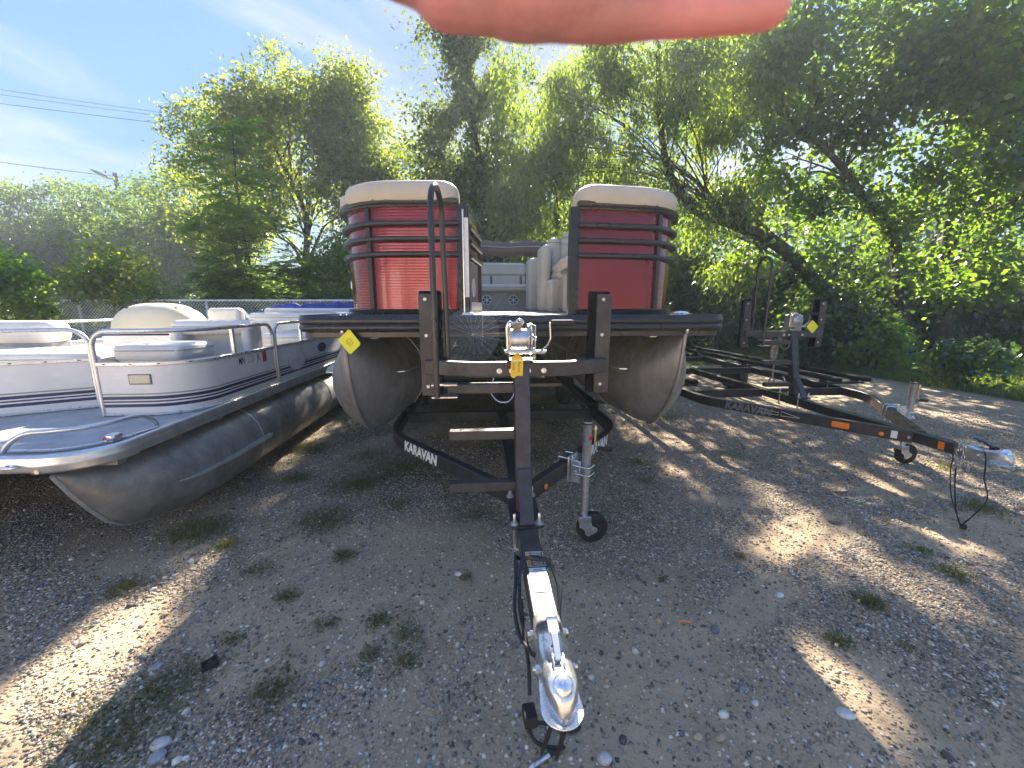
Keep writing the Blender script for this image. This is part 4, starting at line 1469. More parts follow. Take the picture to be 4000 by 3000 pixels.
# ------------------------------------------------------------------ boat trailers
def make_trailer(name, label, loc, post_y, apex_y, bend_y, cross_y, hw, rail_end, decal_mat, bright):
    t = thing(name, label, 'boat trailer', loc, YAW, 'boat trailers')
    ZT = .50                     # top of the frame steel
    # tongue and spine
    MB().bar((0, .16, ZT - .038), (0, apex_y + .1, ZT - .038), .078, .076).build('tongue', M['post'], t, bevel=.005)
    MB().bar((0, apex_y + .101, ZT - .042), (0, rail_end, ZT - .042), .075, .076).build('spine', M['black'], t, bevel=.005)
    # the two arms that spread from the tongue and turn into the side rails
    for s in (-1, 1):
        ap = Vector((s * .030, apex_y, ZT - .04))
        bd = Vector((s * hw, bend_y, ZT - .04))
        d = (bd - ap).normalized()
        p1 = bd - d * .24
        p2 = bd + Vector((0, .24, 0))
        arc = [p1 * (1 - q) ** 2 + bd * 2 * q * (1 - q) + p2 * q * q for q in [i / 8 for i in range(9)]]
        MB().sweep([ap, ap + (p1 - ap) * .5] + arc + [Vector((s * hw, rail_end, ZT - .04))], rect(.052, .09, .005)).build('side_rail', M['black'], t, angle=30)
        # lettering on the outside face of the arm
        out_n = Vector((d.y * s, -d.x * s, 0)).normalized()
        if out_n.y > 0: out_n = -out_n
        right = Vector((0, 0, 1)).cross(out_n) * -1
        right = out_n.cross(Vector((0, 0, 1))) * -1
        c = bd - d * .44 + out_n * .0285
        text('KARAVAN', 'lettering', decal_mat, t, c, right, (0, 0, 1), .094, .92)
        # amber reflector
        MB().lathe([(.016, 0), (.016, .006), (.012, .009)], ap + d * .17 + out_n * .026 + Vector((0, 0, -.012)), n=12, mat=out_n.to_track_quat('Z', 'Y').to_matrix()).build('reflector', M['orange'], t)
    for k, y in enumerate((cross_y, cross_y + 1.55, cross_y + 2.9, rail_end - .05)):
        MB().bar((-hw + .027, y, ZT - .05), (-.04, y, ZT - .05), .052, .085).bar((.04, y, ZT - .05), (hw - .027, y, ZT - .05), .052, .085).build('cross_member', M['black'], t, bevel=.004)
    # apex plate with its clamps
    pp = Vector((0, post_y, ZT))
    MB().box(pp + Vector((0, .04, .006)), (.135, .30, .010)).build('base_plate', M['black'], t, bevel=.002)
    for sx in (-1, 1):
        for sy in (-.085, .165):
            b = MB().lathe([(.020, 0), (.020, .003)], pp + Vector((sx * .052, sy, .012)), n=14)
            b.lathe([(.0125, .003), (.0125, .014)], pp + Vector((sx * .052, sy, .012)), n=6)
            b.lathe([(.0065, .014), (.0065, .045), (.005, .047)], pp + Vector((sx * .052, sy, .012)), n=10)
            b.tube([pp + Vector((sx * .052, sy, .012)), pp + Vector((sx * .052, sy, -.098)), pp + Vector((sx * .03, sy, -.108))], .0062, 8)
            b.build('u_bolt', M['bolt'], t)
    # winch post leaning back to the bow
    foot = pp + Vector((0, .03, .012))
    head = foot + Vector((0, .15, .655))
    pb = MB().bar(foot, head, .068, .075, (0, -1, 0))
    pb.build('winch_post', M['post'], t, bevel=.006)
    ax = (head - foot).normalized()
    gs = MB()
    ga, gb = foot + Vector((0, -.135, .004)), foot + ax * .20 + Vector((0, -.044, 0))
    gs.bar(ga, gb, .058, .008, (0, -1, 1)).build('gusset', M['post'], t, bevel=.003)
    # steps
    for z in (.625, .845, 1.045):
        p = foot + ax * ((z - foot.z) / ax.z)
        L = .325 if z < 1 else .33
        st = MB().bar((p.x - .034, p.y, z), (p.x - L, p.y, z), .050, .042)
        st.build('step', M['post'], t, bevel=.004)
        MB().lathe([(.005, 0), (.005, .002)], (p.x - L + .05, p.y, z + .021), n=8).build('step_hole', M['rubber'], t)
    # cross bar that holds the guide posts
    by, bz = head.y - .01, 1.125
    bar = [(-.43, by + .11, bz), (-.215, by + .01, bz), (.215, by + .01, bz), (.41, by + .11, bz)]
    MB().sweep(bar, rect(.050, .066, .004)).build('guide_bar', M['post'], t, angle=30)
    for sx in (-1, 1):
        x, y = (-.425 if sx < 0 else .405), by + .115
        g = MB()
        zb, zt = .985, 1.46
        g.box((x, y, (zb + zt) / 2), (.072, .008, zt - zb)).box((x + sx * .033, y + .026, (zb + zt) / 2), (.007, .058, zt - zb - .002))
        gp_ = g.build('guide_post', M['post'], t, bevel=.003)
        MB().box((x + .012 * sx * -1, y + .046, (zb + zt) / 2 + .005), (.105, .036, zt - zb + .02)).build('carpet_pad', M['carpet'], gp_, bevel=.012, seg=3)
        for z in (1.435, 1.27, 1.03):
            MB().lathe([(.0085, 0), (.0085, .003), (.006, .006)], (x - .006, y - .004, z), 'Y', 12, mat=Matrix.Rotation(R(90), 3, 'X')).build('guide_bolt', M['bolt'], gp_)
    for x in (-.10, -.045, .03, .10):
        MB().lathe([(.012, 0), (.012, .003)], (x, by - .0155, bz - .005), n=14, mat=Matrix.Rotation(R(90), 3, 'X')).lathe([(.009, .003), (.009, .012), (.005, .014)], (x, by - .0155, bz - .005), n=6, mat=Matrix.Rotation(R(90), 3, 'X')).build('bar_bolt', M['bolt'], t)
    # grab hoop
    hx, hf = -.369, -.345
    yn, yf = head.y - .10, head.y + .13
    hp = [(hx, yn, 1.02), (hx, yn, 1.775)] + [((hx + hf) / 2 - (hf - hx) / 2 * math.cos(q), (yn + yf) / 2 - (yf - yn) / 2 * math.cos(q), 1.775 + .115 * math.sin(q)) for q in np.linspace(.15, math.pi - .15, 11)] + [(hf, yf, 1.775), (hf + .01, yf, 1.155)]
    MB().tube(hp, .0125, 10).build('grab_hoop', M['rail'], t)
    MB().box((hx + .03, yn + .03, 1.072), (.11, .05, .006)).box((hx + .03, yn + .03, 1.018), (.11, .05, .006)).build('hoop_bracket', M['bolt'], t, bevel=.001)
    # winch
    wc = Vector((-.005, head.y - .015, 1.262))
    wf = MB()
    for sx, ww in ((-.052, .003), (.062, .003)):
        wf.box(wc + Vector((sx, .01, -.015)), (ww, .095, .15))
    wf.box(wc + Vector((.005, .01, -.092)), (.115, .095, .004))
    wi = wf.build('winch', M['bolt'], t, bevel=.001)
    X = Matrix.Rotation(R(90), 3, 'Y')
    MB().lathe([(.066, -.049), (.066, -.046), (.044, -.044), (.046, .0), (.044, .028), (.066, .030), (.066, .033)], wc, n=28, mat=X).build('drum', M['galv'], wi)
    ge = MB()
    prof = []
    for i in range(80):
        a = 2 * math.pi * i / 80
        rr_ = .070 if (i // 2) % 2 == 0 else .063
        prof.append((rr_ * math.cos(a), rr_ * math.sin(a)))
    vs = [wc + Vector((x_, c_, s_)) for x_ in (.040, .047) for c_, s_ in prof]
    ge.add(vs, [tuple(range(80))[::-1], tuple(range(80, 160))] + [(i, (i + 1) % 80, 80 + (i + 1) % 80, 80 + i) for i in range(80)])
    ge.build('gear', M['bolt'], wi)
    MB().lathe([(.018, .05), (.018, .058)], wc + Vector((0, -.03, -.055)), n=14, mat=X).lathe([(.008, -.07), (.008, .11)], wc + Vector((0, -.03, -.055)), n=10, mat=X).lathe([(.009, -.06), (.009, .07)], wc, n=10, mat=X).build('shaft', M['bolt'], wi)
    c0 = wc + Vector((.105, -.03, -.055))
    MB().tube([c0 + Vector((-.02, 0, 0)), c0 + Vector((.012, -.012, .03)), c0 + Vector((.022, -.02, .06)), c0 + Vector((.018, -.02, .128))], .0085, 8, squash=.55).build('crank', M['chrome'], wi)
    MB().lathe([(.012, 0), (.0145, .006), (.0145, .092), (.011, .098)], c0 + Vector((.022, -.02, .125)), n=14, mat=X).build('crank_grip', M['rubber'], wi)
    hk = [wc + Vector((-.03, -.02, .06)), wc + Vector((-.05, -.03, .075)), wc + Vector((-.062, -.03, .05)), wc + Vector((-.060, -.025, .0)), wc + Vector((-.058, -.02, -.06))]
    MB().tube(curve(hk, 5), .006, 8).tube(curve([wc + Vector((-.03, -.02, .062)), wc + Vector((-.01, -.02, .085)), wc + Vector((.01, -.02, .075)), wc + Vector((-.005, -.02, .058)), wc + Vector((-.03, -.02, .058))], 5), .005, 8).build('strap_hook', M['chrome'], wi)
    MB().box(wc + Vector((-.018, -.035, .05)), (.038, .010, .055), Matrix.Rotation(.5, 3, 'X')).build('strap_end', M['rope'], wi, bevel=.003)
    # thin brake cable loop hanging under the bar
    MB().tube(curve([(-.125, by - .02, 1.09), (-.14, by - .03, 1.03), (-.105, by - .035, .985), (-.06, by - .035, .985), (-.035, by - .03, 1.02), (-.033, by - .02, 1.06)], 6), .0028, 6).build('cable_loop', M['bolt'], t)
    # jack, clamped to the outside of the right arm
    d = Vector((hw - .03, bend_y - apex_y, 0)).normalized()
    nrm = Vector((d.y, -d.x, 0))
    pa_ = Vector((.03, apex_y, ZT - .03)) + d * (.478 if bright else .80)
    jc = pa_ + nrm * .125
    jx, jy = jc.x, jc.y
    j = MB().lathe([(.026, .42), (.026, .745), (.028, .748), (.028, .757), (.012, .765)], (jx, jy, 0), n=20)
    jk = j.build('jack', M['galv'], t)
    MB().lathe([(.0275, .739), (.0275, .762), (.018, .770)], (jx, jy, 0), n=20).build('jack_cap', M['rubber'], jk)
    MB().lathe([(.0205, .145), (.0205, .43)], (jx, jy, 0), n=18).build('jack_inner_tube', M['galv'], jk)
    br = MB()
    fr = Matrix((nrm, d, (0, 0, 1))).transposed()

    def jp(n_, t_, z_):
        return pa_ + nrm * n_ + d * t_ + Vector((0, 0, z_))

    br.box(jp(.034, 0, -.01), (.010, .12, .16), fr).box(jp(.047, 0, -.01), (.012, .07, .17), fr)
    br.box(jp(.075, -.035, -.02), (.05, .006, .13), fr).box(jp(.075, .0, .046), (.055, .076, .006), fr).box(jp(.075, .0, -.085), (.055, .076, .006), fr).box(jp(.100, -.015, -.02), (.008, .05, .13), fr)
    br.build('jack_bracket', M['galv'], jk, bevel=.003)
    MB().lathe([(.008, 0), (.008, .010)], jp(.072, -.038, -.02), n=6, mat=(-d).to_track_quat('Z', 'Y').to_matrix()).build('bracket_bolt', M['bolt'], jk)
    ub = MB()
    for z in (.018, -.03):
        ub.tube([jp(.06, -.045, z), jp(.13, -.045, z), jp(.158, -.038, z), jp(.162, -.02, z), jp(.162, .03, z)], .0048, 8)
    for t_ in (-.05, .05):
        ub.tube([jp(.05, t_, .055), jp(-.03, t_, .055), jp(-.038, t_, .045), jp(-.038, t_, -.07), jp(-.03, t_, -.08), jp(.05, t_, -.08)], .0052, 8)
    ub.build('jack_u_bolt', M['chrome'], jk)
    MB().lathe([(.006, 0), (.006, .03)], (jx + .028, jy - .01, .712), n=8, mat=X).tube([(jx + .044, jy - .01, .735), (jx + .044, jy - .01, .62), (jx + .055, jy - .015, .600), (jx + .085, jy - .02, .596)], .006, 8).lathe([(.009, 0), (.010, .025), (.008, .03)], (jx + .044, jy - .01, .70), n=10).build('jack_crank', M['brass'], jk)
    MB().lathe([(.010, 0), (.013, .008), (.011, .05), (.013, .085), (.009, .092)], (jx + .055, jy - .016, .598), n=12, mat=Matrix.Rotation(R(97), 3, 'Y')).build('jack_grip', M['rubber'], jk)
    MB().box((jx + .014, jy - .0225, .665), (.022, .002, .030), Matrix.Rotation(.55, 3, 'Z')).build('jack_label', M['redsticker'], jk)
    text('DANGER', 'lettering', M['decal'], jk, (jx + .0142, jy - .0242, .674), Vector((1, .55, 0)), (0, 0, 1), .0055)
    # caster
    fk = MB()
    fk.box((jx - .004, jy, .156), (.074, .072, .036))
    cw = Vector((jx + .045, jy + .012, .082))
    for sy in (-1, 1):
        poly = [(-.038, .06), (-.038, .012), (-.005, -.012), (.0, -.04), (.022, -.052), (.070, -.025), (.074, -.002), (.04, .016), (.03, .06)]
        n = len(poly)
        y0 = jy + sy * .034
        vs = [(jx + x_, y0 - .002, .1 + z_) for x_, z_ in poly] + [(jx + x_, y0 + .002, .1 + z_) for x_, z_ in poly]
        fk.add(vs, [tuple(range(n))[::-1], tuple(range(n, 2 * n))] + [(i, (i + 1) % n, n + (i + 1) % n, n + i) for i in range(n)])
    fk.build('caster_fork', M['galv'], jk, bevel=.002)
    Y = Matrix.Rotation(R(-90), 3, 'X')
    MB().lathe([(.05, -.022), (.078, -.026), (.092, -.020), (.094, 0), (.092, .020), (.078, .026), (.05, .022)], (jx + .048, jy, .093), n=28, mat=Y).build('caster_wheel', M['rubber'], jk)
    MB().lathe([(.010, -.040), (.010, .040)], (jx + .048, jy, .093), n=10, mat=Y).build('caster_axle', M['bolt'], jk)
    # coupler
    cp = MB()
    hp_, sp = [], []
    for y, w_, h0, h1 in ((.30, .044, -.085, .012), (.20, .046, -.085, .014), (.155, .050, -.08, .012), (.10, .047, -.06, .014), (.055, .046, -.055, .022), (.02, .044, -.05, .032), (-.015, .036, -.049, .028), (-.036, .022, -.049, .006), (-.046, .012, -.049, -.025), (-.048, .004, -.049, -.046)):
        z0 = ZT
        hp_.append([(x_ * w_, y, z0 + z_) for x_, z_ in ((-1, h0), (-1, h1 * .5 - .01), (-.86, h1 - .002), (-.5, h1 + .003), (0, h1 + .005), (.5, h1 + .003), (.86, h1 - .002), (1, h1 * .5 - .01), (1, h0))])
    cp.grid(hp_)
    cpo = cp.build('coupler', M['chrome'] if bright else M['galv'], t, angle=60)
    cpo.location, cpo.scale = (0, .05, 0), (.9, .80, 1)
    sm = cpo.modifiers.new('thickness', 'SOLIDIFY')
    sm.thickness = .004
    MB().ell((0, .005, ZT + .012), (.033, .036, .034), 20, 12).build('ball_dome', M['chrome'], cpo)
    fl = [(.052, .14), (.054, .06)] + [(.058 * math.cos(a), .005 - .062 * math.sin(a)) for a in np.linspace(0, math.pi, 15)] + [(-.054, .06), (-.052, .14)]
    MB().slab(fl, ZT - .052, ZT - .046).build('coupler_lip', M['chrome'], cpo, bevel=.002)
    lv = MB()
    lv.bar((0, .075, ZT + .03), (0, .15, ZT + .055), .020, .012).bar((0, .15, ZT + .055), (.0, .205, ZT + .066), .034, .008)
    for s in (-1, 1):
        lv.box((s * .015, .075, ZT + .025), (.005, .04, .03))
    lv.build('latch_lever', M['galv'] if bright else M['black'], cpo, bevel=.003)
    for y in (.125, .265):
        for s in (-1, 1):
            MB().lathe([(.0125, 0), (.0125, .010)], (s * .048, y, ZT - .030), n=6, mat=Matrix.Rotation(R(90) * s, 3, 'Y')).lathe([(.007, .010), (.007, .018)], (s * .048, y, ZT - .030), n=8, mat=Matrix.Rotation(R(90) * s, 3, 'Y')).build('coupler_bolt', M['bolt'], cpo)
    for y in (.15, .24):
        MB().lathe([(.009, 0), (.008, .003)], (0, y, ZT + .0165), n=12).build('rivet', M['rubber'], cpo)
    # wheels, axle, bunks
    for ay in (cross_y + 2.25,):
        MB().bar((-hw - .12, ay, .36), (hw + .12, ay, .36), .05, .05).build('axle', M['black'], t)
        for s in (-1, 1):
            wx = s * (hw + .20)
            ty = MB().lathe([(.13, -.085), (.19, -.098), (.235, -.094), (.26, -.078), (.268, -.05), (.268, .05), (.26, .078), (.235, .094), (.19, .098), (.13, .085)], (wx, ay, .262), n=36, mat=X).build('tyre', M['rubber'], t)
            MB().lathe([(.02, -.05), (.045, -.06), (.06, -.04), (.11, -.045), (.134, -.08), (.134, .08), (.11, .05), (.02, .05)], (wx, ay, .262), n=28, mat=X).build('rim', M['galv'], ty)
    for s in (-1, 1):
        for off in (-.20, .20):
            bx = s * (hw + .10) + off * .9
            b_ = MB().bar((bx, bend_y + .30, .585), (bx, rail_end + .35, .585), .085, .05)
            bo = b_.build('bunk_board', M['bunk'], t, bevel=.014, seg=3)
        for y in (cross_y + .15, cross_y + 1.6, cross_y + 3.0):
            MB().bar((s * (hw + .10) - .30, y, .52), (s * (hw + .10) + .30, y, .52), .06, .022).box((s * (hw + .1) - .2, y, .545), (.05, .06, .035)).box((s * (hw + .1) + .2, y, .545), (.05, .06, .035)).build('bunk_bracket', M['black'], t, bevel=.003)
            MB().tube([(s * hw - .035, y, .56), (s * hw - .035, y, .40), (s * hw + .035, y, .40), (s * hw + .035, y, .56)], .005, 6).build('bracket_bolt', M['bolt'], t)
    return t


T1 = make_trailer('boat_trailer', 'black trailer with white lettering carrying the red pontoon boat', (.125, .74, 0), .875, 1.15, 2.16, 2.72, .845, 6.3, M['decal'], True)
T2 = make_trailer('boat_trailer', 'empty black trailer with amber side marker parked at right', (3.03, 2.27, 0), 1.70, .55, 1.82, 2.16, .93, 5.6, M['outline'], False)

# ---- what only the near trailer shows: warning labels and a wiring loom
ZT = .50
lab = MB().box((.004, .565, ZT + .0015), (.060, .085, .002)).build('warning_label', M['darkdecal'], T1)
MB().box((-.019, .565, ZT + .003), (.013, .080, .001)).build('orange_strip', M['orangesticker'], lab)
lines = MB()
for i in range(9):
    lines.box((.010, .600 - i * .0085, ZT + .003), (.038, .0022, .001))
lines.build('fine_print', M['decal'], lab)
fr = MB()
for x in (-.027, .035):
    fr.box((x, .565, ZT + .003), (.0018, .085, .001))
for y in (.523, .607):
    fr.box((.004, y, ZT + .003), (.062, .0018, .001))
fr.build('label_border', M['decal'], lab)
lab = MB().box((.004, .455, ZT + .0015), (.060, .12, .002)).build('white_label', M['decal'], T1)
lines = MB()
for i in range(12):
    lines.box((.006, .506 - i * .0085, ZT + .003), (.044 if i % 4 else .03, .0022, .001))
lines.build('fine_print', M['darkdecal'], lab)
text('WARNING', 'lettering', M['orangesticker'], lab, (-.019, .46, ZT + .0036), (0, 1, 0), (-1, 0, 0), .014)
loom = MB()
for dx, dz, r_ in ((0, 0, .0062), (.016, .012, .0055)):
    P = [(-.045, .66, ZT - .06), (-.065, .60, ZT - .02 + dz), (-.072 + dx * .8, .50, ZT - .03), (-.085 + dx, .40, ZT - .06), (-.075 + dx, .32, ZT - .09), (-.052, .28, ZT - .10), (-.030, .27, ZT - .12)]
    loom.tube(curve(P, 6), r_, 8)
    P = [(-.068, .45 + dx, ZT - .01 + dz), (-.045, .53, ZT + .018 + dz), (0, .545 - dx, ZT + .024), (.045, .525, ZT + .015), (.066 + dx * .4, .45, ZT - .02), (.058, .38, ZT - .06), (.046, .33, ZT - .09)]
    loom.tube(curve(P, 6), r_, 8)
loom.tube(curve([(-.062, .42, ZT - .04), (-.062, .34, ZT - .09), (-.056, .26, ZT - .13), (-.060, .20, ZT - .17)], 6), .0055, 8)
lo = loom.build('wiring_loom', M['wire'], T1)
MB().box((-.064, .165, ZT - .195), (.036, .05, .034), Matrix.Rotation(.1, 3, 'Z')).build('plug', M['rubber'], lo, bevel=.005)
T1I = (Matrix.Translation((.125, .74, 0)) @ Matrix.Rotation(YAW, 4, 'Z')).inverted()


def onground(lst, z=.009):
    return [T1I @ gp(px, py, z + .004 * (i % 3)) for i, (px, py) in enumerate(lst)]


cc = MB()
h0 = [Vector((.01, .09, ZT - .10)), Vector((.015, .12, .28)), Vector((.02, .19, .12))]
cc.tube(curve(h0 + onground([(1238, 1532), (1247, 1545), (1235, 1561), (1221, 1571), (1200, 1569), (1196, 1553), (1211, 1542), (1235, 1550), (1251, 1563), (1248, 1577), (1221, 1578)]), 6), .0052, 8)
cc.tube(curve([Vector((-.01, .10, ZT - .10)), Vector((-.015, .14, .27)), Vector((-.02, .22, .10))] + onground([(1200, 1545), (1212, 1566), (1216, 1574), (1173, 1561), (1149, 1566), (1147, 1585), (1163, 1606), (1195, 1615), (1219, 1613), (1195, 1627), (1168, 1643)]), 6), .0056, 8)
cc.build('tow_cable', M['wire'], T1)
MB().tube(curve(onground([(1185, 1632), (1168, 1643), (1155, 1652), (1146, 1662)], .011), 5), .009, 10).build('cable_hook', M['galv'], T1)
MB().bar((-.80, 4.0, .47), (.80, 4.0, .47), .03, .035).build('tie_bar', M['tan'], T1)

# ---- what only the bare trailer shows
d2 = Vector((-(.93 - .03), 1.82 - .55, 0)).normalized()
n2 = Vector((-d2.y, d2.x, 0))
if n2.y > 0: n2 = -n2
ap2 = Vector((-.03, .55, .46))


def on_arm(s, z, e):
    return ap2 + d2 * s + n2 * (.026 + e) + Vector((0, 0, z))


fm = Matrix((d2, n2, (0, 0, 1))).transposed()
MB().box(on_arm(.42, 0, .006), (.115, .014, .048), fm).build('side_marker', M['orange'], T2, bevel=.006, seg=3)
MB().box(on_arm(.10, 0, .001), (.036, .002, .055), fm).build('blank_sticker', M['decal'], T2)
MB().lathe([(.012, 0), (.012, .012), (.006, .02)], on_arm(.02, -.002, 0), n=8, mat=n2.to_track_quat('Z', 'Y').to_matrix()).build('pivot_bolt', M['bolt'], T2)
MB().box((-.0405, .36, .462), (.003, .036, .055)).build('reflex_sticker', M['orange'], T2)
for q0, q1 in ((.86, 1.02), (.70, .84)):
    a_, b_ = on_arm(q0, .02, .001), on_arm(q1, .022, .001)
    pts = [on_arm(q1, .028, .0015), on_arm(q1, -.012, .0015), on_arm(q0, -.010 if q0 > .8 else -.006, .0015), on_arm(q0, .012 if q0 > .8 else -.002, .0015)]
    MB().tube(pts, .0018, 4, closed=True).build('outline_decal', M['decal'], T2)
ch = MB()
rr_ = random.Random(4)
for k, (x, y, L) in enumerate(((-.048, .255, .26), (-.046, .225, .22), (.046, .24, .2))):
    for i in range(int(L / .024)):
        c = Vector((x + rr_.uniform(-.008, .008), y + rr_.uniform(-.012, .012), .50 - i * .024))
        a = (i % 2) * math.pi / 2 + rr_.uniform(-.3, .3)
        ring = [c + Vector((math.cos(a) * .009 * math.cos(q), math.sin(a) * .009 * math.cos(q), .017 * math.sin(q))) for q in np.linspace(0, 2 * math.pi, 9)[:-1]]
        ch.tube(ring, .0032, 5, closed=True)
for i in range(10):
    c = Vector((-.04 + i * .009, .24 + rr_.uniform(-.02, .02), .508))
    ring = [c + Vector((.016 * math.cos(q), .009 * math.sin(q), .004 * math.sin(q + i))) for q in np.linspace(0, 2 * math.pi, 9)[:-1]]
    ch.tube(ring, .0032, 5, closed=True)
ch.build('safety_chain', M['galv'], T2)
lm = MB()
lm.tube(curve([(-.044, .30, .51), (-.055, .27, .42), (-.06, .26, .30), (-.10, .20, .17), (-.13, .12, .06), (-.14, .08, .01)], 6), .0034, 6)
lm.tube(curve([(-.03, .14, .515), (-.055, .10, .46), (-.05, .09, .34), (-.055, .05, .22), (-.10, .06, .12), (-.135, .09, .02)], 6), .0042, 6)
lm.tube(curve([(-.046, .25, .36), (-.06, .22, .22), (-.11, .15, .09), (-.138, .09, .012)], 6), .0042, 6)
lm.build('light_wiring', M['wire'], T2)
MB().box((-.14, .075, .022), (.036, .03, .028), Matrix.Rotation(.5, 3, 'Z')).build('plug', M['rubber'], T2, bevel=.005)
ws = MB()
ws.box((-.115, 1.90, 1.0), (.016, .004, .30), Matrix.Rotation(.06, 3, 'Y')).box((-.13, 1.90, .78), (.016, .004, .22))
ws.tube(curve([(-.12, 1.9, 1.02), (-.16, 1.9, .98), (-.175, 1.89, .90), (-.15, 1.9, .86), (-.12, 1.9, .94)], 5), .016, 7)
ws.build('winch_strap', M['rope'], T2, bevel=.001)
ring = [Vector((-.135, 1.9, .635)) + Vector((.028 * math.cos(q), 0, .032 * math.sin(q))) for q in np.linspace(0, 2 * math.pi, 13)[:-1]]
MB().tube(ring, .009, 8, closed=True).build('strap_ring', M['rope'], T2)
MB().tube(curve([(-.02, 1.9, .68), (.0, 1.89, .65), (-.005, 1.89, .61), (-.04, 1.89, .60)], 5), .007, 8).build('safety_hook', M['chrome'], T2)


# ------------------------------------------------------------------ the red pontoon boat
BX, BY = .05, 2.45
B = thing('pontoon_boat', 'red pontoon boat with tan cushions and black rails, bow gate open', 'pontoon boat', (BX, BY, 0), YAW, 'pontoon boats')
DZ = 1.345
HB = 1.305


def pontoon(mb, x, zt, zb, L, nose, hwid, nb=.45):
    """a tube whose nose is pinched into an upright keel line; keel points are (back, height)"""
    rows = []
    kn = curve([(0, a, b) for a, b in nose], 8)
    prof_y = [p.y for p in kn]
    prof_z = [p.z for p in kn]
    ys = list(prof_y) + [prof_y[-1] + q for q in (.12, .26, .45, .7, 1.0)] + [L * q for q in (.35, .6, .8, 1.0)]
    zs = list(prof_z) + [max(zb, prof_z[-1] - .0 * q) for q in range(9)]
    for y, z in zip(ys, zs):
        f = min(1.0, max(0.0, (y - prof_y[0]) / (.95)))
        wmax = hwid * (1 - (1 - f) ** 2.2)
        row = []
        n = 22
        zt_ = zt
        c = (zt_ + z) / 2
        hh = (zt_ - z) / 2
        pw = 1.0 + .75 * (1 - f)
        for j in range(n):
            a = 2 * math.pi * j / n - math.pi / 2
            ca, sa = math.cos(a), math.sin(a)
            # sides bow out, with a pointed keel below while the nose is narrow
            lx = math.copysign(abs(ca) ** pw, ca) * wmax
            # the widest place sits above the middle near the nose
            zz = c + hh * (sa if sa > 0 else sa)
            row.append((x + lx, y, zz))
        rows.append(row)
    base = len(mb.v)
    n = len(rows[0])
    for r_ in rows:
        mb.v.extend(r_)
    for i in range(len(rows) - 1):
        for j in range(n):
            k = (j + 1) % n
            mb.f.append((base + i * n + j, base + i * n + k, base + (i + 1) * n + k, base + (i + 1) * n + j))
    mb.f.append(tuple(base + (len(rows) - 1) * n + j for j in range(n)))
    return kn


NOSE = [(0.0, 1.235), (.055, .95), (.19, .72), (.43, .53), (.75, .505)]
for s in (-1, 1):
    mb = MB()
    kn = pontoon(mb, s * 1.045, 1.235, .505, 6.2, NOSE, .335)
    po = mb.build('pontoon', M['tubealu'], B, angle=50)
    MB().tube([(s * 1.045, p.y - .006, p.z) for p in kn[:26]], [.013] * 26, 8).build('keel_seam', M['tubealu'], po)
    # lifting eye on the stem
    ring = [(s * 1.045, -.002 + .022 * math.cos(q), 1.262 + .026 * math.sin(q)) for q in np.linspace(0, 2 * math.pi, 15)[:-1]]
    MB().tube(ring, .0095, 8, closed=True).box((s * 1.045, .035, 1.235), (.012, .06, .05)).build('bow_eye', M['alu'], po)
    # lifting strakes
    for q in (-1, 1):
        mb = MB()
        x0 = s * 1.045
        mb.slab([(q * a_, b_ - .36) for a_, b_ in [(.17, .36), (.27, .40), (.335, .6), (.38, .95), (.39, 4.5), (.3, 4.5), (.2, .6)]], -.004, .004)
        so_ = mb.build('strake', M['alu'], po)
        so_.location = (x0, .36, .955)
    for y in (.9, 1.9, 2.9):
        ring = [(s * 1.045 + .337 * math.cos(a), y, .87 + .367 * math.sin(a)) for a in np.linspace(0, 2 * math.pi, 25)[:-1]]
        MB().tube(ring, .003, 5, closed=True).build('weld_seam', M['alu'], po)
    MB().box((s * (1.05 - .13), .24, 1.225), (.05, .12, .05)).build('deck_bracket', M['alu'], po, bevel=.003)
    MB().box((s * (1.05 + .02), 3.0, 1.25), (.20, 5.5, .04)).build('riser', M['tubealu'], po)
# scratches on the right nose
sc_ = MB()
rr_ = random.Random(5)
for i in range(15):
    x0, z0 = .985 - rr_.uniform(0, .06), .90 + rr_.uniform(-.08, .08)
    y0 = .12 + (1.05 - x0) * .9
    sc_.tube([(x0 - .012, y0, z0), (x0 - .016 + rr_.uniform(-.01, .01), y0 + .005, z0 - rr_.uniform(.02, .08))], .0009, 4)
# deck with rounded front corners
def deck_outline(hb, y0, rc, L, inset=0):
    o = []
    for s in (1, -1):
        arc = [(s * (hb - rc + (rc - inset) * math.sin(a)), y0 + rc - (rc - inset) * math.cos(a)) for a in np.linspace(0, math.pi / 2, 9)]
        o += ([(s * (hb - inset), L)] + arc[::-1]) if s > 0 else (arc + [(s * (hb - inset), L)])
    return o


dk = deck_outline(HB, -.02, .11, 6.1, .004)
MB().slab(dk, DZ - .03, DZ).build('deck', M['deck'], B)
fa = deck_outline(HB, -.02, .11, 6.1)
prof = [(-.0, .006), (.006, .008), (.010, .002), (.010, -.006), (.0135, -.012), (.016, -.026), (.0135, -.040), (.009, -.045), (.0135, -.050), (.017, -.064), (.0135, -.078), (.008, -.083), (.006, -.088), (-.004, -.088)]
MB().sweep([(x, y, DZ) for x, y in fa], [(a, b) for a, b in prof]).build('fascia', M['rail'], B, angle=60)
ins = deck_outline(HB, -.02, .11, 6.1, .02)
MB().sweep([(x, y, DZ - .106) for x, y in ins], rect(.012, .034, .003)).build('lower_channel', M['rail'], B, angle=40)
for i, x in enumerate((-1.02, -.75, .78, 1.0)):
    MB().lathe([(.007, 0), (.007, .004)], (x, .0035, DZ - .105), n=8, mat=Matrix.Rotation(R(90), 3, 'X')).build('fascia_screw', M['bolt'], B)
for y in np.arange(.25, 5.8, .42):
    MB().box((0, float(y), 1.262), (2.2, .06, .085)).build('cross_channel', M['tubealu'], B)
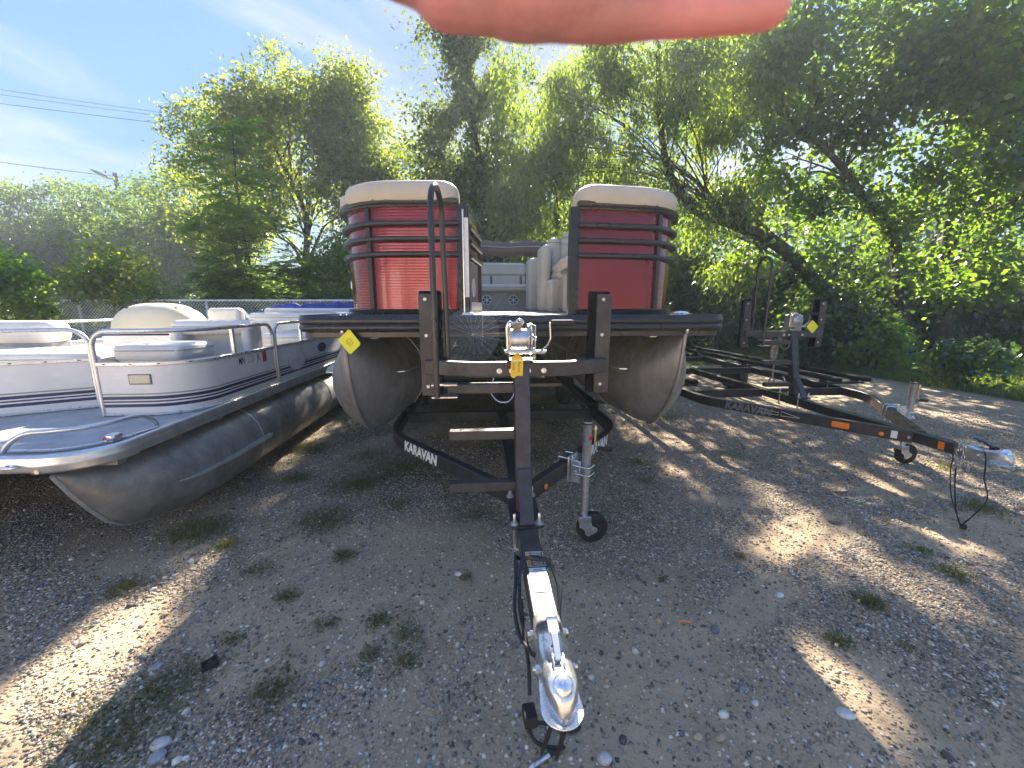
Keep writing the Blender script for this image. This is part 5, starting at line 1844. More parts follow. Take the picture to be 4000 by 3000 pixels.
MB().box((0, 3.0, 1.205), (1.45, 5.2, .010)).build('underskin', M['tubealu'], B)
# the middle pair of bow cleats
for s in (-1, 1):
    c = MB().ell((s * 1.08, .14, DZ + .020), (.055, .014, .010), 14, 8)
    c.box((s * 1.08 - .018, .14, DZ + .010), (.012, .016, .02)).box((s * 1.08 + .018, .14, DZ + .010), (.012, .016, .02)).box((s * 1.09, .13, DZ + .002), (.14, .05, .004))
    c.build('cleat', M['chrome'], B, bevel=.002)


def pod_path(s, inset=0.0, x0=.36, L=5.7, n=10):
    r_ = .42 - inset
    cx, cy = .70, .13 + .42
    p = [(x0, .105 + inset), (x0 + (cx - x0) * .5, .112 + inset)]
    p += [(cx + r_ * math.sin(a), cy - r_ * math.cos(a)) for a in np.linspace(0, math.pi / 2, n)]
    p += [(cx + r_, y) for y in (1.0, 1.6, 2.6, 3.6, 4.6, L)]
    return [(s * x, y) for x, y in p]


def cut(path, a, b):
    """the piece of a plan path between two lengths along it"""
    P = [Vector((x, y, 0)) for x, y in path]
    o, acc = [], 0
    for i in range(len(P) - 1):
        L = (P[i + 1] - P[i]).length
        for q in (a, b):
            pass
        t0, t1 = (a - acc) / L, (b - acc) / L
        if t1 > 0 and t0 < 1:
            if not o: o.append(P[i].lerp(P[i + 1], max(t0, 0)))
            o.append(P[i].lerp(P[i + 1], min(t1, 1)))
        acc += L
    return o


ZP0, ZP1 = DZ + .042, 1.985
for s in (-1, 1):
    pa = pod_path(s)
    tot = 20
    posts = [.0, .56, 1.25, 2.5, 3.7, 4.9, 5.9]
    for i in range(len(posts) - 1):
        pc = cut(pa, posts[i] + .0, posts[i + 1])
        lo = [(p.x, p.y, ZP0) for p in pc]
        MB().sweep(lo, [(-.004, 0), (.004, 0), (.004, ZP1 - ZP0), (-.004, ZP1 - ZP0)]).build('red_panel', M['red'], B, angle=45)
    for k, d in enumerate(posts[1:-1]):
        pc = cut(pod_path(s, -.012), d - .016, d + .016)
        MB().sweep([(p.x, p.y, ZP0 - .01) for p in pc], [(-.008, 0), (.008, 0), (.008, ZP1 - ZP0 + .02), (-.008, ZP1 - ZP0 + .02)]).build('panel_post', M['rail'], B, angle=45)
    outp = pod_path(s, -.022)
    for z in (1.888, 1.800, 1.712):
        MB().sweep([(x, y, z) for x, y in outp], oval(.021, .0165, 12, .8)).build('side_bar', M['rail'], B, angle=60)
    tp_ = pod_path(s, -.008)
    MB().sweep([(x, y, 2.003) for x, y in tp_], [(-s * l, u) for l, u in [(-.034, -.024), (.034, -.024), (.036, -.018), (.030, -.010), (.036, -.004), (.036, .016), (.026, .024), (-.026, .024), (-.034, .016)]]).build('top_rail', M['rail'], B, angle=45)
    MB().sweep([(x, y, DZ + .022) for x, y in tp_], [(-s * l, u) for l, u in [(-.024, -.021), (.030, -.021), (.030, -.012), (.024, -.009), (.028, -.004), (.023, .0), (.027, .006), (.022, .010), (.026, .016), (.020, .021), (-.024, .021)]]).build('kick_rail', M['rail'], B, angle=45)
    # ribbed gate post
    gpst = MB()
    xs_ = [s * (.315 + .008 * q) for q in range(9)]
    gpst.box((s * .345, .112, DZ + .325), (.066, .052, .65))
    for q in range(7):
        gpst.box((s * (.321 + .008 * q), .0845, DZ + .325), (.0045, .005, .646))
    gpst.build('gate_post', M['rail'], B)
    # cushion along the rail: front piece and side piece
    ci = pod_path(s, .085)
    cz = 2.055
    for k, (a, b) in enumerate(((-0.0, .70), (.715, 3.1))):
        n = 30
        P, S = [], []
        fine = cut(ci, a, b)
        L = sum((fine[i + 1] - fine[i]).length for i in range(len(fine) - 1))
        for i in range(n):
            d = L * (1 - math.cos(math.pi * i / (n - 1))) / 2
            q = cut(ci, a + min(d, L - 1e-4), a + min(d, L - 1e-4) + 1e-4)
            P.append((q[0].x, q[0].y, cz))
            e = min(d, L - d)
            f = .35 + .65 * math.sqrt(max(0, 1 - (1 - min(e / .11, 1)) ** 2))
            S.append((f * .98 + .02, f))
        MB().sweep(P, oval(.135, .080, 18, .62), S).build('cushion', M['tan'], B, angle=70)
    # bench under it
    bi = pod_path(s, .32, x0=.40, L=3.0, n=6)
    MB().sweep([(x, y, DZ + .21) for x, y in bi[1:-4] + [(bi[-1][0], 2.6)]], rect(.50, .40, .03)).build('bench_base', M['tandark'], B, angle=40)
    MB().sweep([(x, y, DZ + .46) for x, y in bi[1:-4] + [(bi[-1][0], 2.6)]], rect(.52, .11, .04)).build('bench_seat', M['tan'], B, angle=40)
# gate leaf swung open on the left post, drawn from its hinge line
gate = MB().box((0, .27, DZ + .335), (.004, .54, .56)).build('gate', M['red'], B)
gate.location = (-.318, .15, 0)
gate.rotation_euler = (0, 0, R(-7.8))
f = MB()
for y in (.012, .56):
    f.box((0, y, DZ + .332), (.030, .032, .64))
f.box((0, .286, DZ + .652), (.030, .54, .03)).box((0, .286, DZ + .035), (.030, .54, .045))
f.build('gate_frame', M['rail'], gate, bevel=.003)
for z in (1.888, 1.800, 1.712):
    MB().tube([(.020, .03, z), (.020, .545, z)], .014, 8).build('gate_bar', M['rail'], gate)
MB().box((.0185, .29, DZ + .062), (.004, .50, .05)).build('gate_kick', M['alu'], gate)
ring = [(.0040, .24 + .050 * math.cos(q), 1.53 + .058 * math.sin(q)) for q in np.linspace(0, 2 * math.pi, 25)[:-1]]
MB().tube(ring, .0035, 6, closed=True).build('emblem_ring', M['decal'], gate)
text('H', 'emblem_letter', M['decal'], gate, (.0032, .24, 1.53), (0, 1, 0), (0, 0, 1), .085, .8)
h = MB().box((-.318, .082, DZ + .345), (.026, .004, .46))
h.build('hinge_strip', M['decal'], B, bevel=.001)
hk = MB()
for i in range(6):
    hk.lathe([(.005, 0), (.005, .003)], (-.316 + .004 * (-1) ** i, .080, DZ + .14 + i * .082), n=8, mat=Matrix.Rotation(R(90), 3, 'X'))
hk.build('hinge_screw', M['bolt'], B)
MB().tube([(-.336, .075, DZ + .02), (-.336, .075, DZ + .62)], .0055, 8).build('hinge_pin', M['bolt'], B)
MB().box((-.315, .05, DZ + .012), (.07, .05, .02)).box((-.29, .03, DZ + .005), (.15, .03, .008), Matrix.Rotation(-.12, 3, 'Z')).build('gate_stop', M['decal'], B, bevel=.004)
# docking light on the left flank
MB().ell((-1.135, .62, 1.555), (.035, .05, .052), 16, 10).build('docking_light', M['chrome'], B)
# bench across the stern with two loudspeakers
bw = .92
def piping(o, c, size, bev, m, rot=None):
    """a sewn cord round the upper edge of a cushion"""
    a, b, z = size[0] / 2 - .0005, size[1] / 2 - .0005, size[2] / 2 - bev
    k = min(bev, a * .5, b * .5)
    P = []
    for sx, sy, q0 in ((1, 1, 0), (-1, 1, 1), (-1, -1, 2), (1, -1, 3)):
        for t_ in (0, .5, 1):
            q = (q0 + t_) * math.pi / 2
            P.append(Vector((sx * (a - k) + k * math.cos(q), sy * (b - k) + k * math.sin(q), z)))
    P = [Vector(c) + (rot @ p if rot is not None else p) for p in P]
    MB().tube(P, .0042, 6, closed=True).build('piping', m, o)


def cush(name, c, size, m, parent, bev=.04, rot=None):
    o = MB().box(c, size, rot).build(name, m, parent, bevel=bev, seg=4)
    if parent is not B and bev > .03 and 'cushion' in name:
        piping(o, c, size, bev, M['tandark'], rot)
    return o


ab = cush('stern_bench', (.02, 3.75, DZ + .14), (bw, .60, .28), M['tandark'], B, .01)
cush('seat_cushion', (.02, 3.68, DZ + .325), (bw + .02, .66, .10), M['tan'], ab, .045)
cush('back_cushion', (.02, 3.98, DZ + .625), (bw, .16, .20), M['tan'], ab, .05)
cush('back_lower', (.02, 3.99, DZ + .46), (bw - .02, .14, .14), M['tan'], ab, .01)
for x in (-.06, .40):
    cush('back_trim', (x, 3.917, DZ + .46), (.035, .01, .13), M['graybrown'], ab, .002)
MB().tube(curve([(-.32, 4.0, DZ + .68), (-.30, 4.0, DZ + .715), (-.05, 4.0, DZ + .72), (.18, 4.0, DZ + .715), (.20, 4.0, DZ + .68)], 5), .011, 8).build('grab_rail', M['chrome'], ab)
for x in (-.14, .245):
    sp = MB().lathe([(.068, 0), (.072, .006), (.068, .014), (.060, .016)], (x, 3.45, DZ + .155), n=30, mat=Matrix.Rotation(R(90), 3, 'X')).build('loudspeaker', M['cone'], ab)
    rg = [(x + .066 * math.cos(q), 3.434, DZ + .155 + .066 * math.sin(q)) for q in np.linspace(0, 2 * math.pi, 29)[:-1]]
    k = MB().tube(rg, .0075, 8, closed=True)
    for q in range(6):
        for dq in (-.13, .13):
            a = math.pi / 2 + q * math.pi / 3
            k.bar((x + .016 * math.cos(a), 3.431, DZ + .155 + .016 * math.sin(a)), (x + .062 * math.cos(a + dq), 3.432, DZ + .155 + .062 * math.sin(a + dq)), .0055, .004, (0, -1, 0))
    k.lathe([(.020, 0), (.020, .008), (.012, .011)], (x, 3.434, DZ + .155), n=18, mat=Matrix.Rotation(R(90), 3, 'X'))
    k.build('speaker_grille', M['speaker'], sp)
# starboard lounge and helm seats seen through the gate
ls = cush('lounge_base', (.78, 3.45, DZ + .20), (.62, 1.1, .39), M['tan'], B, .04)
cush('lounge_arm', (.475, 3.0, DZ + .34), (.17, .34, .67), M['tan'], ls, .05)
cush('seat_cushion', (.80, 3.45, DZ + .44), (.60, 1.08, .12), M['tan'], ls, .05)
ls2 = cush('helm_lounge', (.72, 1.95, DZ + .17), (.50, .62, .33), M['tan'], B, .03)
cush('seat_cushion', (.62, 1.72, DZ + .385), (.17, .62, .12), M['tan'], ls2, .05)
cush('seat_cushion', (.80, 1.72, DZ + .385), (.24, .62, .125), M['tan'], ls2, .05)
cush('side_panel', (.475, 2.12, DZ + .36), (.11, .36, .70), M['tan'], ls2, .05)
cush('back_cushion', (.60, 2.22, DZ + .58), (.14, .20, .46), M['tan'], ls2, .055)
cush('back_cushion', (.79, 2.22, DZ + .58), (.28, .24, .46), M['tan'], ls2, .075)
cush('head_cushion', (.82, 2.22, DZ + .80), (.26, .24, .16), M['tan'], ls2, .07)
cush('seam_strip', (.66, 2.09, DZ + .42), (.30, .02, .05), M['graybrown'], ls2, .004)
fa_ = cush('flip_armrest', (.575, 1.10, DZ + .455), (.25, .36, .10), M['tan'], B, .045, Matrix.Rotation(-.42, 3, 'Y'))
cush('armrest_base', (.592, 1.10, DZ + .402), (.22, .33, .03), M['graybrown'], fa_, .005, Matrix.Rotation(-.42, 3, 'Y'))
cush('cup_console', (.60, 1.12, DZ + .19), (.16, .34, .37), M['tan'], B, .03)
# folded canopy in its boot
cz_ = 2.33
P = [(-1.14 + 2.28 * q, 4.35, cz_ + .012 * math.sin(q * 19)) for q in np.linspace(0, 1, 25)]
cv = MB().tube(P, [.095 + .007 * math.sin(i * 1.9) for i in range(25)], 14, squash=1.25).build('canopy_boot', M['browncanvas'], B)
MB().tube([(x, y - .108, z + .02 + .004 * math.sin(i)) for i, (x, y, z) in enumerate(P)], .004, 5).build('zip', M['alu'], cv)
for s in (-1, 1):
    MB().tube([(s * 1.14, 3.3, 2.0), (s * 1.12, 4.35, 2.28)], .0125, 8).tube([(s * 1.14, 4.9, 2.0), (s * 1.12, 4.35, 2.28)], .0125, 8).build('canopy_brace', M['rail'], B)


# ---- yellow tags
def price_tag(label, hole, m, size, rot, text_key=None, loopto=None, name='tag'):
    wd, ht = size
    c = .010
    poly = [(-wd / 2 + c, -ht / 2), (wd / 2 - c, -ht / 2), (wd / 2, -ht / 2 + c), (wd / 2, ht / 2 - c), (wd / 2 - c, ht / 2), (-wd / 2 + c, ht / 2), (-wd / 2, ht / 2 - c), (-wd / 2, -ht / 2 + c)]
    root = thing(name, label, 'tag', hole, 0, 'yellow tags')
    root.rotation_euler = rot
    o = MB().slab([(x, y - ht / 2 + .012) for x, y in poly], -.0007, .0007).build('card', m, root)
    MB().lathe([(.0055, 0), (.0055, .001)], (0, .002, .0008), n=12).build('eyelet', M['brass'], root)
    MB().tube(curve([(0, .002, 0), (.004, .014, .003), (.0, .030, .002), (-.004, .014, -.003), (0, .002, -.001)], 5), .0012, 5).build('tie', m, root)
    return root


tg = price_tag('yellow square tag hung by a corner from the left bow eye', tuple(B.matrix_basis @ Vector((-1.045, -.03, 1.245))), M['yellow'], (.098, .115), (R(90), 0, 0), name='tag')
tg.location = Vector((BX, BY, 0)) + Matrix.Rotation(YAW, 3, 'Z') @ Vector((-1.028, -.035, 1.236))
tg.rotation_euler = (R(84), R(-41), R(-8))
text('note3', 'handwriting', M['ink'], tg, (.0, -.045, .0012), (1, .2, 0), (-.2, 1, 0), .0125)
tg = price_tag('golden tag hanging down from the winch of the loaded trailer', (0, 0, 0), M['gold'], (.054, .098), (R(90), 0, 0))
tg.location = Vector((.125, .74, 0)) + Matrix.Rotation(YAW, 3, 'Z') @ Vector((-.022, 1.005, 1.178))
tg.rotation_euler = (R(88), R(2), R(4))
MB().box((0, .018, 0), (.020, .018, .0014)).build('tab', M['gold'], tg)
text('note1', 'handwriting', M['ink'], tg, (.010, -.035, .0012), (0, -1, 0), (1, 0, 0), .019)
text('note2', 'handwriting', M['ink'], tg, (-.014, -.035, .0012), (0, -1, 0), (1, 0, 0), .019)
tg = price_tag('yellow square tag hung by a corner from the bare trailer winch', (0, 0, 0), M['yellow'], (.095, .10), (R(90), 0, 0))
tg.location = Vector((3.03, 2.27, 0)) + Matrix.Rotation(YAW, 3, 'Z') @ Vector((.055, 1.72, 1.235))
tg.rotation_euler = (R(86), R(-48), R(12))

# ---- spider web between hoop, gate and cross bar
web = MB()
wc = Vector((BX - .02, BY - .12, 1.262))
ux, uz = Vector((1, -.05, .06)).normalized(), Vector((.05, .12, 1)).normalized()
rr_ = random.Random(9)
ang = [2 * math.pi * i / 22 + rr_.uniform(-.06, .06) for i in range(22)]
wc = Vector((-.21, 2.16, 1.255))
lens = [.17 + .05 * math.sin(a * 2 + .5) + (.12 if i in (3, 8, 14, 19) else 0) for i, a in enumerate(ang)]
for a, L in zip(ang, lens):
    web.tube([wc, wc + (ux * math.cos(a) + uz * math.sin(a)) * L], .00035, 3)
for k in range(3, 22):
    P = []
    for a in ang:
        q = .0075 * k * (1 + .12 * math.sin(a - 1.2))
        P.append(wc + (ux * math.cos(a) + uz * math.sin(a)) * q + Vector((0, 0, -.0008 * k)))
    web.tube(P, .0003, 3, closed=True)
web.tube([wc + uz * .12 + ux * .05, Vector((-.13, 1.72, 1.23))], .0004, 3)
o = web.build('spider_web', M['silk'], smooth=False)
tag(o, 'spider web strung between the grab hoop and the bow deck', 'spider web')


# ------------------------------------------------------------------ the white pontoon boat at left
WO = Vector((-3.26, 1.75, 0))
W = thing('pontoon_boat', 'old white pontoon boat with navy stripes and grey aluminium tubes', 'pontoon boat', tuple(WO), YAW, 'pontoon boats')
WINV = (Matrix.Translation(WO) @ Matrix.Rotation(YAW, 4, 'Z')).inverted()


def wl(x, y, z):
    return WINV @ Vector((x, y, z))


WD = .69
for s in (-1, 1):
    mb = MB()
    kn = pontoon(mb, s * 1.02, .595, .045, 6.4, [(.0, .59), (.09, .42), (.24, .21), (.42, .115), (.72, .045)], .275)
    po = mb.build('pontoon', M['tubealu2'], W, angle=50)
    MB().tube([(s * 1.02, p.y - .005, p.z) for p in kn[:28]], .011, 8).build('keel_seam', M['alu'], po)
    for y in (1.35, 2.9, 4.4):
        ring = [(s * 1.02 + .277 * math.cos(a), y, .32 + .277 * math.sin(a)) for a in np.linspace(0, 2 * math.pi, 25)[:-1]]
        MB().tube(ring, .005, 5, closed=True).build('weld_seam', M['alu'], po)
    for q in (-1, 1):
        mb = MB()
        mb.slab([(q * a_, b_ - .36) for a_, b_ in [(.13, .40), (.215, .48), (.285, .60), (.325, .9), (.335, 1.35), (.30, 1.45), (.22, 1.4), (.15, .6)]], -.004, .004)
        so_ = mb.build('strake', M['alu'], po)
        so_.location = (s * 1.02, .36, .335)
    MB().box((s * 1.02, 3.3, .60), (.16, 6.0, .03)).build('riser', M['tubealu2'], po)
for y in np.arange(.2, 6.2, .42):
    MB().box((0, float(y), .598), (2.34, .05, .055)).build('cross_channel', M['tubealu2'], W)
wd_out = deck_outline(1.20, .0, .235, 6.4, .012)
MB().slab(wd_out, WD - .05, WD - .004).build('deck', M['deckgrey'], W)
wf_ = deck_outline(1.20, .0, .235, 6.4)
wprof = [(.0, .008), (.012, .010), (.020, .003), (.024, -.010), (.0225, -.022), (.026, -.030), (.026, -.046), (.0225, -.054), (.024, -.066), (.016, -.078), (.002, -.080), (.0, -.06)]
MB().sweep([(x, y, WD) for x, y in wf_[1:-1][:9]][::-1] if False else [(x, y, WD) for x, y in wf_], [(a, b) for a, b in wprof]).build('deck_rail', M['alu'], W, angle=60)
capp = [p for p in wf_ if p[0] > 0]
capo = [(1.2 + .004 - .239 + .239 * math.sin(a), -.004 + .239 - .239 * math.cos(a), WD) for a in np.linspace(-.06, math.pi / 2 + .06, 13)]
MB().sweep(capo[::-1], [(a * 1.06 + .002, b * 1.05 + .001) for a, b in wprof]).build('corner_cap', M['alu'], W, angle=60)
MB().lathe([(.012, 0), (.012, .006)], (.985, -.027, WD - .066), n=10, mat=Matrix.Rotation(R(90), 3, 'X')).build('cap_screw', M['bolt'], W)
c = MB().ell((.875, -.042, WD - .040), (.042, .010, .009), 12, 8)
c.box((.86, -.033, WD - .036), (.012, .016, .014)).box((.89, -.033, WD - .036), (.012, .016, .014))
c.build('cleat', M['chrome'], W)


def smooth_w(pts, n=7):
    return curve([wl(*p) for p in pts], n)


MB().tube(smooth_w([(-2.53, 1.885, .69), (-2.50, 1.895, .735), (-2.44, 1.915, .775), (-2.33, 1.93, .785), (-2.22, 1.97, .79), (-2.165, 2.07, .79), (-2.15, 2.17, .79), (-2.145, 2.25, .775), (-2.14, 2.305, .73), (-2.14, 2.32, .69)]), .0125, 10).build('bow_handrail', M['railalu'], W)
MB().sweep(smooth_w([(-2.50, 1.888, .697), (-2.34, 1.895, .697), (-2.24, 1.93, .697), (-2.16, 2.02, .697), (-2.13, 2.12, .697), (-2.115, 2.30, .697)]), rect(.020, .012, .002)).build('handrail_track', M['railalu'], W)
nl = wl(-2.135, 2.05, .70)
m_ = MB().ell(nl + Vector((0, 0, .020)), (.026, .036, .018), 14, 8, pw=.6)
m_.box(nl + Vector((0, 0, .002)), (.04, .07, .008))
m_.build('bow_light', M['chrome'], W)
MB().box(nl + Vector((-.012, -.028, .018)), (.03, .016, .014), Matrix.Rotation(.3, 3, 'Z')).build('red_lens', M['redsticker'], W, bevel=.003)


def wpath(x0, s=1, inset=0.0):
    r_ = .28 - inset
    p = [(x0, .765 + inset), (.92, .765 + inset)]
    p += [(.92 + r_ * math.sin(a), .765 + .28 - r_ * math.cos(a)) for a in np.linspace(0.12, math.pi / 2, 9)]
    p += [(1.2 - inset, y) for y in (1.36, 1.86)]
    return [(s * x, y) for x, y in p]


def fence_panel(name, path, ptop=1.03, parent=W, up=1.25, posts=(), endposts=(True, True), rad=True):
    P = [(x, y) for x, y in path]
    pn = MB().sweep([(x, y, WD + .004) for x, y in P], [(-.006, 0), (.006, 0), (.006, ptop - WD - .004), (-.006, ptop - WD - .004)]).build(name, M['white'], parent, angle=40)
    for z0, z1, mt in ((.058, .079, 'navy'), (.090, .100, 'navy'), (.110, .131, 'navy'), (.141, .151, 'taupe')):
        MB().sweep([(x, y, WD + z0) for x, y in P], [(-.0078, 0), (.0078, 0), (.0078, z1 - z0), (-.0078, z1 - z0)]).build('stripe', M[mt], pn, angle=40)
    MB().sweep([(x, y, ptop + .006) for x, y in P], rect(.024, .026, .004)).build('panel_cap', M['railalu'], pn, angle=40)
    MB().sweep([(x, y, WD + .010) for x, y in P], rect(.020, .020, .004)).build('panel_foot', M['railalu'], pn, angle=40)
    # screws on the cap
    L = 0
    for i in range(len(P) - 1):
        a, b = Vector((*P[i], 0)), Vector((*P[i + 1], 0))
        L += (b - a).length
    for k in range(int(L / .16)):
        q = cut(P, .06 + k * .16, .0605 + k * .16)
        if q:
            MB().ell((q[0].x, q[0].y, ptop + .006), (.017, .017, .006), 8, 6).build('cap_screw', M['darkdecal'], pn)
    # hand rail that bends down into posts at both ends
    R3 = []
    n = 7
    a0, a1 = Vector((*P[0], 0)), Vector((*P[-1], 0))
    d0 = (Vector((*P[1], 0)) - a0).normalized()
    d1 = (Vector((*P[-2], 0)) - a1).normalized()
    rr = .11
    R3 += [a0 + Vector((0, 0, WD)), a0 + Vector((0, 0, up - rr))]
    R3 += [a0 + d0 * rr * (1 - math.cos(q)) + Vector((0, 0, up - rr + rr * math.sin(q))) for q in np.linspace(.2, math.pi / 2, n)]
    for (x, y) in P[1:-1]:
        v = Vector((x, y, 0))
        if (v - a0).length > rr * 1.2 and (v - a1).length > rr * 1.2:
            R3.append(v + Vector((0, 0, up)))
    R3 += [a1 + d1 * rr * (1 - math.cos(q)) + Vector((0, 0, up - rr + rr * math.sin(q))) for q in np.linspace(math.pi / 2, .2, n)]
    R3 += [a1 + Vector((0, 0, up - rr)), a1 + Vector((0, 0, WD))]
    MB().tube(R3, .0155, 10).build('hand_rail', M['railalu'], pn)
    for d in posts:
        q = cut(P, d, d + .001)[0]
        MB().box((q.x, q.y, (up + ptop) / 2), (.026, .026, up - ptop)).build('rail_post', M['railalu'], pn, bevel=.003)
    return pn


fp = fence_panel('side_panel', wpath(.625), posts=(.95,))
fp2 = fence_panel('side_panel', [(1.2, 1.90), (1.2, 2.6), (1.2, 3.4), (1.2, 4.3)], posts=(.55, 1.5))
fp3 = fence_panel('side_panel', [(1.2, 4.34), (1.2, 5.3), (1.2, 6.2)], posts=(.9,))
gl = fence_panel('bow_gate', [(.37, 1.03), (-.05, .80), (-.55, .53)], posts=(.6,))
fpp = fence_panel('side_panel', [(-1.2, 1.0), (-1.2, 2.0), (-1.2, 3.2)], posts=(1.0,))
fpq = fence_panel('side_panel', [(-1.2, 3.25), (-1.2, 4.6), (-1.2, 6.2)], posts=(1.3,))
# registration, sticker, faded emblem on the starboard siding
for key, y, mt, sq in (('MN', 1.335, 'darkdecal', .62), ('2128', 1.465, 'fadedecal', .52), ('JK', 1.580, 'darkdecal', .62)):
    text(key, 'registration', M[mt], fp, (1.2068, y, .975), (0, 1, 0), (0, 0, 1), .088, sq)
MB().box((1.2072, 1.675, .975), (.002, .062, .095)).build('sticker', M['redsticker'], fp)
text('26', 'sticker_number', M['darkdecal'], fp, (1.2085, 1.675, .985), (0, 1, 0), (0, 0, 1), .055, .7)
em = MB()
cy, cz = 2.30, .86
for q0 in np.arange(0, 2 * math.pi, .42):
    if .9 < q0 < 1.9: continue
    pts = [(1.2072, cy + .20 * math.cos(q), cz + .105 * math.sin(q)) for q in np.linspace(q0, q0 + .27, 5)]
    em.tube(pts, .0022, 4)
for a in ((-.15, .03, -.06, .09), (-.10, -.04, -.02, .02), (.0, .0, .03, .10), (.03, .10, .03, .17), (.06, .15, .14, .18), (.08, .13, .16, .14), (-.12, .0, -.05, .0), (-.02, -.05, .06, .02), (.04, .14, .22, .19), (.10, .11, .19, .10)):
    em.tube([(1.2072, cy + a[0], cz + a[1]), (1.2072, cy + (a[0] + a[2]) / 2 - .01, cz + (a[1] + a[3]) / 2 + .008), (1.2072, cy + a[2], cz + a[3])], .0020, 4)
em.build('worn_emblem', M['outline'], fp)
el = [(1.2066, cy + .19 * math.cos(q), cz + .10 * math.sin(q)) for q in np.linspace(0, 2 * math.pi, 25)[:-1]]
MB().add([(1.2066 + d, p[1], p[2]) for d in (0, .0014) for p in el] + [], [tuple(range(24))[::-1], tuple(range(24, 48))] + [(i, (i + 1) % 24, 24 + (i + 1) % 24, 24 + i) for i in range(24)]).build('emblem_ground', M['white'], fp)
for y, z in ((2.98, .93),):
    blob = [(1.2072, y + .13 * math.cos(q), z + .055 * math.sin(q)) for q in np.linspace(0, 2 * math.pi, 21)[:-1]]
    MB().add([(1.2066 + d, p[1], p[2]) for d in (0, .0014) for p in blob], [tuple(range(20))[::-1], tuple(range(20, 40))] + [(i, (i + 1) % 20, 20 + (i + 1) % 20, 20 + i) for i in range(20)]).build('swoosh', M['navy'], fp2)
# clear docking lamp in the front panel
dlp = MB().box((.885, .756, .935), (.128, .010, .058)).build('docking_lamp', M['lens'], fp, bevel=.008, seg=3)
MB().box((.885, .759, .935), (.142, .008, .070)).build('lamp_gasket', M['outline'], dlp, bevel=.008, seg=3)


def wc_(name, c, size, m, parent=W, bev=.05, rz=0.0):
    p = wl(*c)
    return MB().box(p, size, Matrix.Rotation(rz, 3, 'Z')).build(name, m, parent, bevel=bev, seg=4)


def wcush(name, c, size, m, parent, bev):
    o = MB().box(c, size).build(name, m, parent, bevel=bev, seg=4)
    piping(o, c, size, bev, M['greyvinyl'])
    for f_ in (-.17, .17):
        if size[0] > .9 or f_ > 0:
            x = c.x + (f_ * size[0] if size[0] > .9 else 0)
            MB().box((x, c.y, c.z), (.0035, size[1] - bev * 1.1, size[2] + .001)).build('seam', M['greyvinyl'], o)
    return o


fb = wc_('bow_bench', (-2.70, 3.14, .86), (.44, .40, .32), M['whitevinyl'], bev=.02)
wc_b = wcush('seat_cushion', wl(-2.70, 3.12, 1.068), (.48, .42, .125), M['greyvinyl'] if False else M['whitevinyl'], fb, .045)
bk = wc_('bow_seat_back', (-2.60, 3.62, 1.0), (.62, .10, .54), M['whitevinyl'], bev=.02)
wcush('top_cushion', wl(-2.60, 3.55, 1.225), (.66, .20, .13), M['whitevinyl'], bk, .055)
MB().box(wl(-2.32, 3.55, 1.0), (.08, .16, .46)).build('end_cushion', M['whitevinyl'], bk, bevel=.03, seg=3)
MB().box(wl(-2.88, 3.50, .98), (.10, .20, .50)).build('end_cushion', M['whitevinyl'], bk, bevel=.04, seg=4)
pb_ = wc_('port_bench', (-3.55, 3.05, .83), (1.15, .50, .28), M['whitevinyl'], bev=.02)
wcush('seat_cushion', wl(-3.55, 3.02, 1.025), (1.20, .54, .115), M['whitevinyl'], pb_, .045)
wcush('bolster', wl(-4.19, 3.36, 1.195), (.82, .22, .19), M['whitevinyl'], pb_, .075)
MB().box(wl(-4.19, 3.37, 1.07), (.76, .16, .12)).build('bolster_base', M['greyvinyl'], pb_, bevel=.02)
# helm console under its ivory cowl
hc = MB()
p = wl(-3.86, 4.45, 0)
hc.box((p.x, p.y, .92), (.86, .52, .46))
hc = hc.build('helm_console', M['whitepaint'], W, bevel=.03, seg=3)
MB().box((p.x, p.y, 1.115), (.866, .526, .030)).build('stripe', M['navy'], hc, bevel=.028)
rows = []
for i in range(13):
    a = i / 12 * math.pi / 2
    rr = math.cos(a) ** .75
    row = []
    for j in range(37):
        q = 2 * math.pi * j / 36
        cx_, cy_ = math.cos(q), math.sin(q)
        row.append((p.x + math.copysign(abs(cx_) ** .8, cx_) * .44 * rr, p.y + math.copysign(abs(cy_) ** .8, cy_) * .30 * rr, 1.15 + .295 * math.sin(a) ** 1.0))
    rows.append(row)
cw_ = MB().grid(rows).build('cowl', M['ivory'], hc, angle=80)
MB().sweep([(p.x + .445 * math.copysign(abs(math.cos(q)) ** .8, math.cos(q)), p.y + .305 * math.copysign(abs(math.sin(q)) ** .8, math.sin(q)), 1.15) for q in np.linspace(0, 2 * math.pi, 33)[:-1]], rect(.016, .022, .003), closed=True).build('cowl_trim', M['railalu'], hc)
for dx in (-.2, .28):
    MB().ell((p.x + dx, p.y - .155, 1.392), (.022, .018, .008), 10, 6).build('snap', M['darkdecal'], cw_)
hs = wc_('helm_seat', (-3.70, 5.25, 1.21), (.40, .16, .36), M['whitevinyl'], bev=.05)
wcush('seat_cushion', wl(-3.70, 5.05, .98), (.44, .44, .12), M['whitevinyl'], hs, .045)
MB().lathe([(.16, 0), (.14, .02), (.05, .04), (.05, .24)], wl(-3.70, 5.08, .69), n=16).build('pedestal', M['railalu'], hs)
ss = wc_('starboard_lounge', (-2.58, 4.95, .87), (.52, 1.0, .36), M['whitevinyl'], bev=.02)
wcush('seat_cushion', wl(-2.58, 4.95, 1.055), (.56, 1.04, .12), M['whitevinyl'], ss, .05)
st = wc_('stern_lounge', (-3.05, 5.95, .95), (1.3, .60, .50), M['whitevinyl'], bev=.02)
wcush('back_cushion', wl(-3.05, 5.85, 1.235), (1.34, .30, .17), M['whitevinyl'], st, .065)
